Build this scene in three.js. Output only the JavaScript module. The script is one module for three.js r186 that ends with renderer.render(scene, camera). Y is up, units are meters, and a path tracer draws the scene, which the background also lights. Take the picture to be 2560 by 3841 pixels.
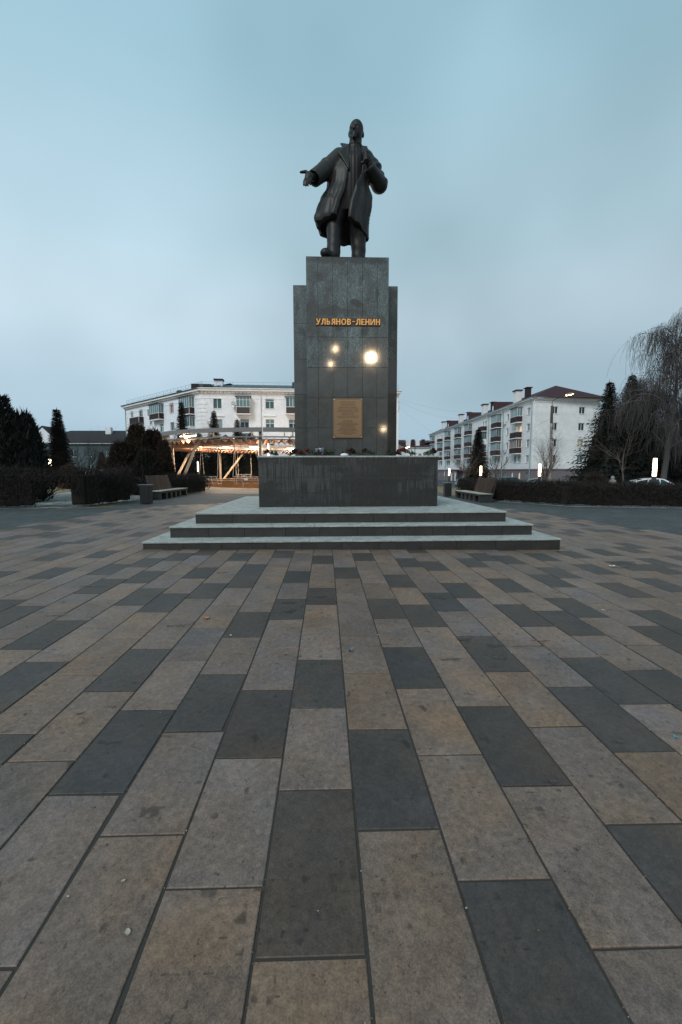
import * as THREE from 'three';
import { mergeGeometries } from 'three/addons/utils/BufferGeometryUtils.js';
import { FontLoader } from 'three/addons/loaders/FontLoader.js';
import { TextGeometry } from 'three/addons/geometries/TextGeometry.js';

// ------------------------------------------------------------------ camera, sky, sun, exposure
const scene = new THREE.Scene(), EXPO = 1.4;
const EYE = 1.694, YAW = 0.0353, PITCH = 0.09554, ROLL = -0.0026, FOC = 1621.8;
const camera = new THREE.PerspectiveCamera(2 * Math.atan(1920.5 / FOC) * 180 / Math.PI, 682 / 1024, 0.05, 4000);
camera.rotation.order = 'YXZ';
camera.position.set(0, EYE, 0);
camera.rotation.set(-PITCH, -YAW, ROLL);
scene.add(camera);

function rng(seed) { let a = seed >>> 0; return () => { a = (a + 0x6d2b79f5) | 0; let t = Math.imul(a ^ (a >>> 15), 1 | a); t = (t + Math.imul(t ^ (t >>> 7), 61 | t)) ^ t; return ((t ^ (t >>> 14)) >>> 0) / 4294967296; }; }
const clamp = (x, a = 0, b = 1) => Math.min(b, Math.max(a, x)), lerp = (a, b, t) => a + (b - a) * t;
const sstep = (a, b, x) => { const t = clamp((x - a) / (b - a)); return t * t * (3 - 2 * t); };
// tileable value noise on a unit square
function vnoise(n, seed) {
  const r = rng(seed), g = new Float32Array(n * n); for (let i = 0; i < n * n; i++) g[i] = r();
  return (u, v) => {
    u = (u - Math.floor(u)) * n; v = (v - Math.floor(v)) * n;
    const x = Math.floor(u) % n, y = Math.floor(v) % n, fx = u - Math.floor(u), fy = v - Math.floor(v), x1 = (x + 1) % n, y1 = (y + 1) % n;
    const sx = fx * fx * (3 - 2 * fx), sy = fy * fy * (3 - 2 * fy);
    return lerp(lerp(g[y * n + x], g[y * n + x1], sx), lerp(g[y1 * n + x], g[y1 * n + x1], sx), sy);
  };
}
function fbm(n, oct, seed) {
  const L = []; let tot = 0, amp = 1; for (let i = 0; i < oct; i++) { L.push([vnoise(n << i, seed + i * 17), amp]); tot += amp; amp *= 0.55; }
  return (u, v) => { let s = 0; for (const [f, a] of L) s += f(u, v) * a; return s / tot; };
}

{ // overcast dusk sky: pale blue, soft cloud mottling
  const W = 1024, H = 512, d = new Float32Array(W * H * 4), c1 = fbm(6, 5, 11), c2 = fbm(12, 4, 47);
  const K = [[-90, .20, .23, .25], [-4, .28, .34, .38], [0, .31, .465, .58], [8, .415, .56, .66], [18, .50, .645, .735], [28, .44, .62, .72], [42, .355, .567, .68], [60, .315, .53, .64], [90, .30, .51, .62]];
  for (let y = 0; y < H; y++) {
    const e = ((y + .5) / H - .5) * 180; let k = 0; while (k < K.length - 2 && e > K[k + 1][0]) k++;
    const t = sstep(0, 1, clamp((e - K[k][0]) / (K[k + 1][0] - K[k][0])));
    for (let x = 0; x < W; x++) {
      const er = e * Math.PI / 180, ph = (x / W - .5) * 2 * Math.PI, sg = Math.cos(er) / (1 + Math.max(0, Math.sin(er))), sx = Math.cos(ph) * sg * .27 + .5, sy = Math.sin(ph) * sg * .27 + .37, n = (c1(sx, sy) - .5) * .95 + (c2(sx, sy) - .5) * .5, low = 1 - sstep(25, 70, e);
      const az = Math.atan2(Math.cos((x / W - .5) * 2 * Math.PI), Math.sin((x / W - .5) * 2 * Math.PI)), m = (.97 + n * (.32 + .36 * low)) * (1 + .07 * Math.cos(az + 2.4)) / EXPO, o = (y * W + x) * 4;
      for (let c = 0; c < 3; c++) d[o + c] = lerp(K[k][c + 1], K[k + 1][c + 1], t) * m * (c === 0 ? 1 + n * .12 : 1);
      d[o + 3] = 1;
    }
  }
  const tex = new THREE.DataTexture(d, W, H, THREE.RGBAFormat, THREE.FloatType);
  tex.mapping = THREE.EquirectangularReflectionMapping; tex.magFilter = tex.minFilter = THREE.LinearFilter; tex.wrapS = THREE.RepeatWrapping; tex.needsUpdate = true;
  scene.background = tex; scene.environment = tex;
}
const sun = new THREE.DirectionalLight(new THREE.Color(1, .97, .94), 1.5);
sun.position.set(-46, 74, 42); sun.target.position.set(0, 2, -30); scene.add(sun, sun.target);
sun.castShadow = true; sun.shadow.radius = 45; sun.shadow.mapSize.set(2048, 2048);
Object.assign(sun.shadow.camera, { left: -90, right: 90, top: 70, bottom: -70, near: 1, far: 300 });
const renderer = new THREE.WebGLRenderer({ antialias: true });
renderer.toneMapping = THREE.LinearToneMapping; renderer.toneMappingExposure = EXPO; renderer.shadowMap.enabled = true;

// ------------------------------------------------------------------ pixel rays (photograph 2560 x 3841) -> points in the place
function ray(u, v) {
  u -= 1280; v -= 1920.5; const c = Math.cos(-ROLL), s = Math.sin(-ROLL);[u, v] = [u * c - v * s, u * s + v * c];
  const x = u / FOC, y = -v / FOC, cp = Math.cos(PITCH), sp = Math.sin(PITCH), z = cp + y * sp, Y = y * cp - sp, cy = Math.cos(YAW), sy = Math.sin(YAW);
  return [x * cy + z * sy, Y, -x * sy + z * cy];   // right, up, forward
}
const atZ = (u, v, Z) => { const [x, y, z] = ray(u, v), t = Z / z; return new THREE.Vector3(x * t, y * t + EYE, -Z); };   // Z: metres in front of the camera
const SLOPE = 0.0104;
const gy = (x, Z) => -SLOPE * clamp(x, -45, 45) - clamp(.017 * (Z - 25), 0, .75) * sstep(8, 15, x);
const V = (x, y, Z) => new THREE.Vector3(x, y, -Z);

// ------------------------------------------------------------------ builders
const taken = {};
function numbered(n) { const k = taken[n] = (taken[n] ?? -1) + 1; return k ? n + '_' + String(k).padStart(3, '0') : n; }
function mesh(name, geo, mat, parent) { const m = new THREE.Mesh(geo, mat); m.name = name; m.castShadow = m.receiveShadow = true; parent.add(m); return m; }
function thing(name, label, category, pos, group) {
  const o = new THREE.Group(); o.name = numbered(name); scene.add(o); if (pos) o.position.copy(pos);
  o.userData = { label, category }; if (group) o.userData.group = group; return o;
}
function single(name, geo, mat, label, category, group) { const m = mesh(numbered(name), geo, mat, scene); m.userData = { label, category }; if (group) m.userData.group = group; return m; }
function structure(name, geo, mat) { const m = mesh(numbered(name), geo, mat, scene); m.userData = { kind: 'structure' }; return m; }
const lin = (r, g, b) => new THREE.Color().setRGB(r, g, b);
const std = (r, g, b, rough = .8, o = {}) => new THREE.MeshStandardMaterial({ color: lin(r, g, b), roughness: rough, ...o });
const glow = (r, g, b, i) => new THREE.MeshStandardMaterial({ color: lin(.8, .7, .6), emissive: lin(r, g, b), emissiveIntensity: i, roughness: .6 });

// box with chamfered edges: 44 triangles
function cbox(w, h, d, b = .004) {
  const H = [w / 2, h / 2, d / 2], pos = []; b = Math.min(b, H[0] * .5, H[1] * .5, H[2] * .5);
  const vert = (a, s) => { const p = [0, 0, 0]; for (let i = 0; i < 3; i++) p[i] = s[i] * (i === a ? H[i] : H[i] - b); return p; };
  const tri = (p, q, r) => {
    const n = new THREE.Vector3().subVectors(new THREE.Vector3(...q), new THREE.Vector3(...p)).cross(new THREE.Vector3().subVectors(new THREE.Vector3(...r), new THREE.Vector3(...p)));
    const c = [(p[0] + q[0] + r[0]), (p[1] + q[1] + r[1]), (p[2] + q[2] + r[2])];
    if (n.x * c[0] + n.y * c[1] + n.z * c[2] < 0) pos.push(...p, ...r, ...q); else pos.push(...p, ...q, ...r);
  };
  const quad = (p, q, r, s) => { tri(p, q, r); tri(p, r, s); };
  for (let a = 0; a < 3; a++) for (const s of [-1, 1]) {
    const [i, j] = [(a + 1) % 3, (a + 2) % 3], P = (x, y) => { const t = [0, 0, 0]; t[a] = s; t[i] = x; t[j] = y; return vert(a, t); };
    quad(P(-1, -1), P(1, -1), P(1, 1), P(-1, 1));
    if (s === 1) for (const t of [-1, 1]) for (const q of [-1, 1]) { // edges between faces i and j, along axis a
      const A = (f, e) => { const k = [0, 0, 0]; k[a] = e; k[i] = t; k[j] = q; return vert(f, k); };
      quad(A(i, -1), A(i, 1), A(j, 1), A(j, -1));
    }
  }
  for (const x of [-1, 1]) for (const y of [-1, 1]) for (const z of [-1, 1]) tri(vert(0, [x, y, z]), vert(1, [x, y, z]), vert(2, [x, y, z]));
  const g = new THREE.BufferGeometry(); g.setAttribute('position', new THREE.Float32BufferAttribute(pos, 3)); g.computeVertexNormals(); return g;
}
const nonIdx = (g) => (g.index ? g.toNonIndexed() : g);
// uv in metres, by the direction each face points
function triUV(g, sc = 1, ou = 0, ov = 0) {
  g = nonIdx(g); const p = g.attributes.position, n = g.attributes.normal, uv = new Float32Array(p.count * 2);
  for (let i = 0; i < p.count; i += 3) {
    const ax = Math.abs(n.getX(i)), ay = Math.abs(n.getY(i)), az = Math.abs(n.getZ(i));
    for (let k = i; k < i + 3; k++) {
      const x = p.getX(k), y = p.getY(k), z = p.getZ(k);
      const [a, b] = ay >= ax && ay >= az ? [x, -z] : ax > az ? [-z, y] : [x, y];
      uv[k * 2] = a * sc + ou; uv[k * 2 + 1] = b * sc + ov;
    }
  }
  g.setAttribute('uv', new THREE.BufferAttribute(uv, 2)); return g;
}
function colour(g, r, gg, b) { const n = g.attributes.position.count, a = new Float32Array(n * 3); for (let i = 0; i < n; i++) { a[i * 3] = r; a[i * 3 + 1] = gg; a[i * 3 + 2] = b; } g.setAttribute('color', new THREE.BufferAttribute(a, 3)); return g; }
const merge = (list) => mergeGeometries(list.map((g) => { g = nonIdx(g); for (const k of Object.keys(g.attributes)) if (!['position', 'normal', 'uv', 'color'].includes(k)) g.deleteAttribute(k); return g; }).map((g, i, a) => {
  for (const k of ['uv', 'color']) if (a.some((q) => q.attributes[k]) && !g.attributes[k]) { const s = k === 'uv' ? 2 : 3; g.setAttribute(k, new THREE.BufferAttribute(new Float32Array(g.attributes.position.count * s).fill(k === 'uv' ? 0 : 1), s)); }
  return g;
}));
// box from ranges: x, y, Z (forward)
const B = (x0, x1, y0, y1, Z0, Z1, b = .004) => cbox(x1 - x0, y1 - y0, Z1 - Z0, b).translate((x0 + x1) / 2, (y0 + y1) / 2, -(Z0 + Z1) / 2);
// bar between two points
function bar(a, b, w, d = w, ch = .003) {
  const dir = new THREE.Vector3().subVectors(b, a), L = dir.length(), g = cbox(w, L, d, ch), up = new THREE.Vector3(0, 1, 0);
  return g.applyQuaternion(new THREE.Quaternion().setFromUnitVectors(up, dir.normalize())).translate((a.x + b.x) / 2, (a.y + b.y) / 2, (a.z + b.z) / 2);
}
function rod(a, b, r0, r1 = r0, seg = 6) {
  const dir = new THREE.Vector3().subVectors(b, a), L = dir.length(), g = new THREE.CylinderGeometry(r1, r0, L, seg, 1, true);
  return g.applyQuaternion(new THREE.Quaternion().setFromUnitVectors(new THREE.Vector3(0, 1, 0), dir.normalize())).translate((a.x + b.x) / 2, (a.y + b.y) / 2, (a.z + b.z) / 2);
}
const cyl = (r0, r1, h, seg = 16) => new THREE.CylinderGeometry(r1, r0, h, seg);
function dataTex(W, H, fn, srgb = true) {
  const d = new Uint8Array(W * H * 4);
  for (let y = 0; y < H; y++) for (let x = 0; x < W; x++) { const c = fn(x / W, y / H, x, y), o = (y * W + x) * 4; d[o] = clamp(c[0]) * 255; d[o + 1] = clamp(c[1]) * 255; d[o + 2] = clamp(c[2]) * 255; d[o + 3] = c.length > 3 ? clamp(c[3]) * 255 : 255; }
  const t = new THREE.DataTexture(d, W, H); t.magFilter = t.minFilter = THREE.LinearFilter; t.wrapS = t.wrapT = THREE.RepeatWrapping; if (srgb) t.colorSpace = THREE.SRGBColorSpace; t.needsUpdate = true; return t;
}

// ------------------------------------------------------------------ ground
const R0 = rng(5);
const grainTex = (() => { const a = fbm(8, 6, 91), b = fbm(64, 3, 92); return dataTex(1024, 1024, (u, v) => { const k = .72 + .34 * (a(u, v) - .5) + .42 * (b(u, v) - .5); return [k * 1.0, k * .995, k * .98]; }); })();
function sheet(xs, Zs, dy) {
  const pos = [], idx = [], uv = [];
  for (const Z of Zs) for (const x of xs) { pos.push(x, gy(x, Z) + dy, -Z); uv.push(x / 3, Z / 3); }
  for (let j = 0; j < Zs.length - 1; j++) for (let i = 0; i < xs.length - 1; i++) { const a = j * xs.length + i, b = a + 1, c = a + xs.length, d = c + 1; idx.push(a, b, c, b, d, c); }
  const g = new THREE.BufferGeometry(); g.setAttribute('position', new THREE.Float32BufferAttribute(pos, 3)); g.setAttribute('uv', new THREE.Float32BufferAttribute(uv, 2)); g.setIndex(idx); g.computeVertexNormals(); return g;
}
const span = (a, b, n) => Array.from({ length: n + 1 }, (_, i) => a + (b - a) * i / n);
const grassTex = (() => { const a = fbm(10, 5, 31), b = fbm(48, 4, 32), f = fbm(7, 4, 33); return dataTex(1024, 1024, (u, v) => { const k = .30 + .5 * (b(u, v) - .4), s = sstep(.55, .66, f(u, v) * .7 + b(u, v) * .3), w = a(u, v); return [lerp(k * (1 + .25 * w), .60, s * .55), lerp(k, .62, s * .55), lerp(k * .68, .62, s * .55)]; }); })();
structure('ground', sheet([-1500, -600, -250, -120, ...span(-60, 60, 60), 120, 250, 600, 1500], [-600, -200, -80, -30, ...span(-10, 130, 70), 180, 260, 500, 1000, 1800], -.03), new THREE.MeshStandardMaterial({ map: grassTex, color: lin(.75, .75, .72), roughness: 1 }));
function flatShape(pts, dy, name, mat, hole) {   // a sheet with an outline, on the sloping ground
  const s = new THREE.Shape(pts.map(([x, Z]) => new THREE.Vector2(x, Z))); if (hole) s.holes.push(new THREE.Path(hole.map(([x, Z]) => new THREE.Vector2(x, Z))));
  const g = new THREE.ShapeGeometry(s, 8), p = g.attributes.position, uv = g.attributes.uv;
  for (let i = 0; i < p.count; i++) { const x = p.getX(i), Z = p.getY(i); p.setXYZ(i, x, gy(x, Z > 40 ? 30 : Z) + dy, -Z); uv.setXY(i, x / 3, Z / 3); }
  const ix = g.index.array; for (let i = 0; i < ix.length; i += 3) [ix[i], ix[i + 1]] = [ix[i + 1], ix[i]];
  for (let i = 0; i < ix.length; i += 3) { const q = (k) => new THREE.Vector3().fromBufferAttribute(p, ix[i + k]); if (q(1).sub(q(0)).cross(q(2).sub(q(0))).y < 0) [ix[i + 1], ix[i + 2]] = [ix[i + 2], ix[i + 1]]; }
  g.computeVertexNormals(); return structure(name, g, mat);
}
const asphaltMat = new THREE.MeshStandardMaterial({ map: grainTex, color: lin(.070, .089, .097), roughness: .86, bumpMap: grainTex, bumpScale: .004 });
flatShape([[-40, -12], [40, -12], [40, 19.6], [17.4, 20.3], [12.2, 21.1], [9.7, 24.4], [9.5, 31], [9.0, 64], [-21, 64], [-21, 37], [-12, 35], [-10.6, 33], [-10.4, 23], [-9.7, 19.9], [-10.8, 19], [-13.6, 18.4], [-40, 17]], -.014, 'asphalt_path', asphaltMat);
flatShape([[-20, 36], [-11.5, 34], [-9, 31.5], [-1, 31], [6, 33], [8, 63], [-20, 63]], -.006, 'pavilion_paving', new THREE.MeshStandardMaterial({ map: grainTex, color: lin(.30, .27, .24), roughness: .85 }));
const gravelTex = (() => { const a = vnoise(200, 36), b = fbm(12, 4, 37); return dataTex(512, 512, (u, v) => { const k = .44 + .34 * (a(u, v) - .5) + .5 * (b(u, v) - .5); return [k, k * 1.01, k * .99]; }); })();
const gravelMat = new THREE.MeshStandardMaterial({ map: gravelTex, color: lin(.9, .95, .95), roughness: 1 });
flatShape([[-14, 18.6], [-10.9, 19.4], [-10.7, 22.5], [-11, 31], [-15, 36], [-20, 36], [-16.5, 24]], -.016, 'gravel_bed', gravelMat); flatShape([[9.9, 24.7], [12.3, 21.25], [17.4, 20.45], [26, 20], [26, 21.6], [17, 22.2], [12.6, 23.4], [10.4, 27]], -.016, 'gravel_bed', gravelMat);
structure('street', sheet(span(19, 34, 6), span(26, 260, 50), -.02), asphaltMat);

// ------------------------------------------------------------------ plaza of long paving stones, laid in third bond
const PW = .4, PL = .8, X0 = .1375;                     // stone width and length; joint line k stands at x = k * PW + X0
const phase = (k) => (((.29 - .2667 * k) % PL) + PL) % PL;
const plazaEdge = [[-9.2, -3], [-9.15, 8], [-9.05, 12.3], [-8.93, 14], [-8.67, 16.9], [-8.2, 18.9], [-7.5, 20.2], [-6.06, 21.5], [-3.5, 22.6], [.4, 23], [4.2, 22.6], [6.6, 21.6], [8.05, 20.3], [8.6, 18.6], [9.1, 15.6], [9.6, 12], [9.8, 8], [9.8, -3]];
const plaza = flatShape(plazaEdge, -.0058, 'paved_plaza', std(.030, .028, .025, .95));
{
  const fine = fbm(96, 3, 201), mid = fbm(14, 5, 202), big = fbm(5, 4, 203), sp = vnoise(256, 204), spots = vnoise(40, 205), warm = fbm(6, 4, 206), grit = vnoise(600, 207), pit = vnoise(130, 208);
  const tex = dataTex(1536, 1536, (u, v) => {
    let k = .80 + .26 * (fine(u, v) - .5) + .24 * (grit(u, v) - .5) + .16 * (mid(u, v) - .5) + .16 * (big(u, v) - .5);
    const s = sp(u, v); if (s > .93) k -= .10 * (s - .93) / .07; if (s < .03) k += .08;
    const st = sstep(.86, .97, spots(u, v)) * sstep(.42, .6, mid(u * 3, v * 3)); k *= 1 - .30 * st; const pt = sstep(.90, .97, pit(u, v)); k *= 1 - .30 * pt * sstep(.4, .55, big(u * 2, v * 2));
    const w = (warm(u, v) - .5) * .22; return [k * (1 + w * .7), k * (1 + w * .15), k * (1 - w * .8)];
  });
  const bump = dataTex(1024, 1024, (u, v) => { const k = .5 + .7 * (fine(u, v) - .5) + .4 * (mid(u, v) - .5); return [k, k, k]; }, false);
  const mat = new THREE.MeshStandardMaterial({ map: tex, bumpMap: bump, bumpScale: .0035, vertexColors: true, roughness: .62 });
  // stones that are dark in the photograph: column -> distances of their far edges
  const dark = { '-14': [7.35, 8.97], '-12': [7.58, 9.2], '-11': [5.69], '-10': [5.42, 7.85], '-9': [6.79, 8.39], '-8': [4.87, 7.28, 8.91], '-7': [3.78, 6.21, 9.4], '-6': [2.71, 5.92, 7.53], '-5': [4.05, 6.45, 8.9], '-4': [2.97, 6.97, 7.76], '-3': [3.5, 5.11, 9.1], '-2': [3.23, 5.63, 7.25], '-1': [2.16, 3.77, 6.17, 8.58],
    0: [2.69, 7.49], 1: [1.62, 4.05, 5.64, 8.84], 2: [2.97, 5.37, 6.99], 3: [1.89, 4.31, 5.9, 8.3], 4: [3.22, 6.42, 8.0, 9.6], 5: [3.75, 5.32], 6: [3.49, 5.07, 6.67, 8.26], 7: [5.6, 8.76], 8: [4.53, 6.93, 8.5], 9: [5.06, 7.46], 10: [6.4, 8.76], 11: [7.71], 12: [6.66, 9.03], 13: [7.96], 14: [7.7, 9.25], 15: [8.11], 16: [9.4], 17: [8.5] };
  const r = rng(77), inside = (x, Z) => { let c = false; for (let i = 0, j = plazaEdge.length - 1; i < plazaEdge.length; j = i++) { const [xi, zi] = plazaEdge[i], [xj, zj] = plazaEdge[j]; if ((zi > Z) !== (zj > Z) && x < (xj - xi) * (Z - zi) / (zj - zi) + xi) c = !c; } return c; };
  const list = [];
  for (let k = -24; k <= 24; k++) {
    let lastDark = -9;
    for (let n = -3; n < 30; n++) {
      const za = phase(k) + n * PL, zb = za + PL, xa = k * PW + X0, xb = xa + PW, xc = (xa + xb) / 2, zc = (za + zb) / 2, draw = r(), tone = r(), hue = r(), tilt = [r(), r(), r()];
      if (!inside(xc, zc) && !(inside(xa, za) && inside(xb, za))) continue;
      if (xc > -3.7 && xc < 4.95 && za > 9.4 && zb < 16.9) continue;      // under the monument
      const known = dark[k]; let isDark = known && zb < 9.7 ? known.some((z) => Math.abs(z - zb) < .3) : zb > 9 || zb < 1.3 ? draw < .3 && n - lastDark > 1 : false;
      if (isDark) lastDark = n;
      list.push({ xa, xb, za, zb, xc, zc, isDark, tone, hue, tilt, size: zc > 1 ? 1 / (zc * zc * Math.hypot(xc, zc, EYE)) * (Math.abs(Math.atan2(xc, zc) - YAW) < .72 ? 1 : .02) : 0 });
    }
  }
  list.sort((a, b) => b.size - a.size);
  const rest = [];
  list.forEach((s, i) => {
    const gap = .0038 + .0012 * s.tilt[0], b = .0035, th = .03, pos = [], uv = [], j = () => (s.tilt[1] - .5) * .002;
    const x0 = s.xa + gap, x1 = s.xb - gap, z0 = s.za + gap + j(), z1 = s.zb - gap + j(), lift = (s.tilt[2] - .5) * .0022, tx = (s.tilt[0] - .5) * .006, tz = (s.tilt[1] - .5) * .004;
    const P = (x, Z, d) => [x, -SLOPE * x + lift + tx * (x - s.xc) + tz * (Z - s.zc) - d, -Z];
    const cr = rng(9000 + Math.round(s.tone * 1e6)), cj = [0, 1, 2, 3].map(() => [cr() * .003, cr() * .003]); if (cr() < .16) { const q = Math.floor(cr() * 4); cj[q] = [.006 + .016 * cr(), .004 + .014 * cr()]; }
    const ring = (o, d) => [P(x0 + o + cj[0][0], z0 + o + cj[0][1], d), P(x1 - o - cj[1][0], z0 + o + cj[1][1], d), P(x1 - o - cj[2][0], z1 - o - cj[2][1], d), P(x0 + o + cj[3][0], z1 - o - cj[3][1], d)];
    const T = ring(b, 0), M = ring(0, b * .8), D = ring(0, th), ou = s.tone * 7.3, ov = s.hue * 5.1;
    const tri = (p, q, t) => { for (const c of [p, q, t]) { pos.push(...c); uv.push(c[0] / 2.4 + ou, -c[2] / 2.4 + ov); } };
    tri(T[0], T[1], T[2]); tri(T[0], T[2], T[3]);
    for (let e = 0; e < 4; e++) { const f = (e + 1) % 4; tri(M[e], M[f], T[f]); tri(M[e], T[f], T[e]); tri(D[e], D[f], M[f]); tri(D[e], M[f], M[e]); }
    const g = new THREE.BufferGeometry(); g.setAttribute('position', new THREE.Float32BufferAttribute(pos, 3)); g.setAttribute('uv', new THREE.Float32BufferAttribute(uv, 2)); g.computeVertexNormals();
    const t = .86 + .28 * s.tone, w = s.hue - .5;
    if (s.isDark) colour(g, .068 * t * (1 + .14 * w), .054 * t, .046 * t * (1 - .14 * w)); else colour(g, .204 * t * (1 + .12 * w), .149 * t, .118 * t * (1 - .2 * w));
    if (i < 300) mesh('paver', g, mat, plaza); else rest.push(g);
  });
  mesh('distant_pavers', merge(rest), mat, plaza).userData = { kind: 'stuff' };
  // wet and oily stains seen on some stones
  const blot = (seed, c) => { const n = fbm(6, 4, seed); return dataTex(128, 128, (u, v) => { const d = Math.hypot(u - .5, (v - .5)) * 2 + (n(u, v) - .5) * 1.5; return [c[0], c[1], c[2], 1 - sstep(.40, .62, d)]; }); };
  const stainMats = [1, 2, 3].map((q) => new THREE.MeshStandardMaterial({ map: blot(300 + q, q < 3 ? [.20, .195, .19] : [.27, .22, .18]), transparent: true, opacity: q < 3 ? .62 : .45, roughness: .45 }));
  const gr = (u, v) => { const [x, y, z] = ray(u, v), t = -EYE / (y + SLOPE * x); return [x * t, z * t]; };
  for (const [u, v, w, h, m] of [[1655, 2240, .26, .30, 0], [1085, 2262, .26, .18, 1], [1090, 2292, .22, .22, 0], [1860, 2422, .24, .2, 1], [1745, 2398, .22, .12, 0], [1875, 2470, .2, .1, 1], [1205, 2240, .2, .12, 1], [565, 3045, .16, .13, 2], [662, 2348, .36, .14, 2], [2340, 2112, .8, .55, 0], [835, 2148, .32, .16, 2], [1128, 2066, .3, .1, 2], [350, 2200, .5, .2, 1], [210, 2310, .4, .1, 2], [1690, 2474, .3, .1, 2], [2330, 2130, .5, .2, 1], [980, 3335, .1, .04, 2], [1556, 3212, .05, .04, 2]]) {
    const [x, Z] = gr(u, v), g = new THREE.PlaneGeometry(w, h, 1, 1).rotateX(-Math.PI / 2).rotateZ(-SLOPE).translate(x, -SLOPE * x + .0042, -Z); mesh('stain', g, stainMats[m], plaza);
  }
  { // grit, crumbs of leaf and small pebbles gathered in and around the joints
    const q = rng(815), f = [], c = []; for (let i = 0; i < 1100; i++) {
      const Z = .9 + 10 * q() * q(), x = (q() - .5) * (3 + Z * 1.7), k = Math.round((x - X0) / PW), onJoint = q() < .6, xx = onJoint ? k * PW + X0 + (q() - .5) * .012 : x, rad = (.0015 + .004 * q() * q()) * (1 + Z * .12), y = -SLOPE * xx + .003, n = 5, a0 = q() * 6, col = q() < .06 ? [.30, .28, .25] : q() < .5 ? [.035, .028, .022] : [.10, .075, .05], h = rad * (.5 + .6 * q());
      for (let e = 0; e < n; e++) { const A = a0 + e / n * 6.283, Bq = a0 + (e + 1) / n * 6.283, ra = rad * (.7 + .6 * ((e * 37 + i) % 7) / 7), rb = rad * (.7 + .6 * (((e + 1) % n * 37 + i) % 7) / 7); f.push(xx + Math.cos(A) * ra, y, -Z + Math.sin(A) * ra, xx, y + h, -Z, xx + Math.cos(Bq) * rb, y, -Z + Math.sin(Bq) * rb); for (let w = 0; w < 3; w++) c.push(...col); }
    }
    const g = new THREE.BufferGeometry(); g.setAttribute('position', new THREE.Float32BufferAttribute(f, 3)); g.setAttribute('color', new THREE.Float32BufferAttribute(c, 3)); g.computeVertexNormals(); mesh('grit', g, new THREE.MeshStandardMaterial({ vertexColors: true, roughness: 1, side: THREE.DoubleSide }), plaza).userData = { kind: 'stuff' };
  }
  // litter lying on the stones
  const onGround = (u, v) => { const [x, Z] = gr(u, v); return new THREE.Vector3(x, -SLOPE * x + .003, -Z); };
  const leafGeo = (s, curl, seed) => { const q = rng(seed), g = new THREE.PlaneGeometry(s, s * .6, 6, 4).rotateX(-Math.PI / 2), p = g.attributes.position; for (let i = 0; i < p.count; i++) { const x = p.getX(i) / s * 2, z = p.getZ(i) / (s * .3); p.setZ(i, p.getZ(i) * (1 - .75 * x * x) * (1 + .3 * q())); p.setY(i, curl * s * (x * x * .4 + .5 * Math.abs(z) * q()) + .002); } g.computeVertexNormals(); return g; };
  const lit = [['dry_leaf', 775, 2322, .085, .5, std(.30, .18, .12, .8), 'curled dry brown leaf lying on the tan paving stones', 'leaf'], ['paper_scrap', 866, 2385, .03, .3, std(.42, .43, .43, .8), 'small white scrap of paper near a dark paver corner', 'litter'], ['paper_scrap', 2264, 2290, .05, .2, std(.42, .43, .43, .8), 'thin white paper strip lying beyond the dark stained stones beside the steps', 'litter'], ['plastic_scrap', 1317, 2443, .06, .6, std(.05, .12, .17, .5), 'crumpled dark blue scrap of plastic on a tan stone', 'litter'], ['petal', 480, 3503, .028, .3, std(.30, .27, .22, .7), 'pale cream petal on a broad grey stone', 'petal'], ['petal', 463, 3308, .018, .3, std(.26, .24, .2, .7), 'tiny pale petal beside a dark smear', 'petal'], ['plastic_scrap', 2535, 2768, .035, .3, std(.03, .20, .28, .5), 'small teal plastic scrap on a tan stone', 'litter'], ['paper_scrap', 2296, 2124, .1, .2, std(.7, .7, .7, .8), 'white paper lying on a dark stained stone', 'litter']];
  lit.forEach(([n, u, v, s, c, m, l, cat], i) => { const o = single(n, leafGeo(s, c, 40 + i), m, l, cat); o.position.copy(onGround(u, v)); o.rotation.y = i * 1.3; });
  const twig = (u, v, len, a, label, m) => { const d = new THREE.Vector3(Math.cos(a), 0, Math.sin(a)).multiplyScalar(len / 2), q = new THREE.Vector3(-d.z, 0, d.x).multiplyScalar(.25); const c = new THREE.Vector3(0, .006, 0); const g = merge([rod(c.clone().sub(d), c.clone().add(q), .004, .003), rod(c.clone().add(q), c.clone().add(d), .003, .0015), rod(c.clone().add(q), c.clone().add(q.clone().multiplyScalar(2)), .002, .001)]); const o = single('twig', g, m, label, 'twig'); o.position.copy(onGround(u, v)); };
  const bark = std(.05, .04, .035, .9);
  twig(2032, 2404, .2, .05, 'straight reddish brown stick lying across tan stones', std(.15, .055, .04, .8)); twig(570, 2530, .1, 1.2, 'short forked black twig on tan stone', bark); twig(306, 2678, .06, -.6, 'small dark bark chip on tan stone', bark);
}

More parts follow.
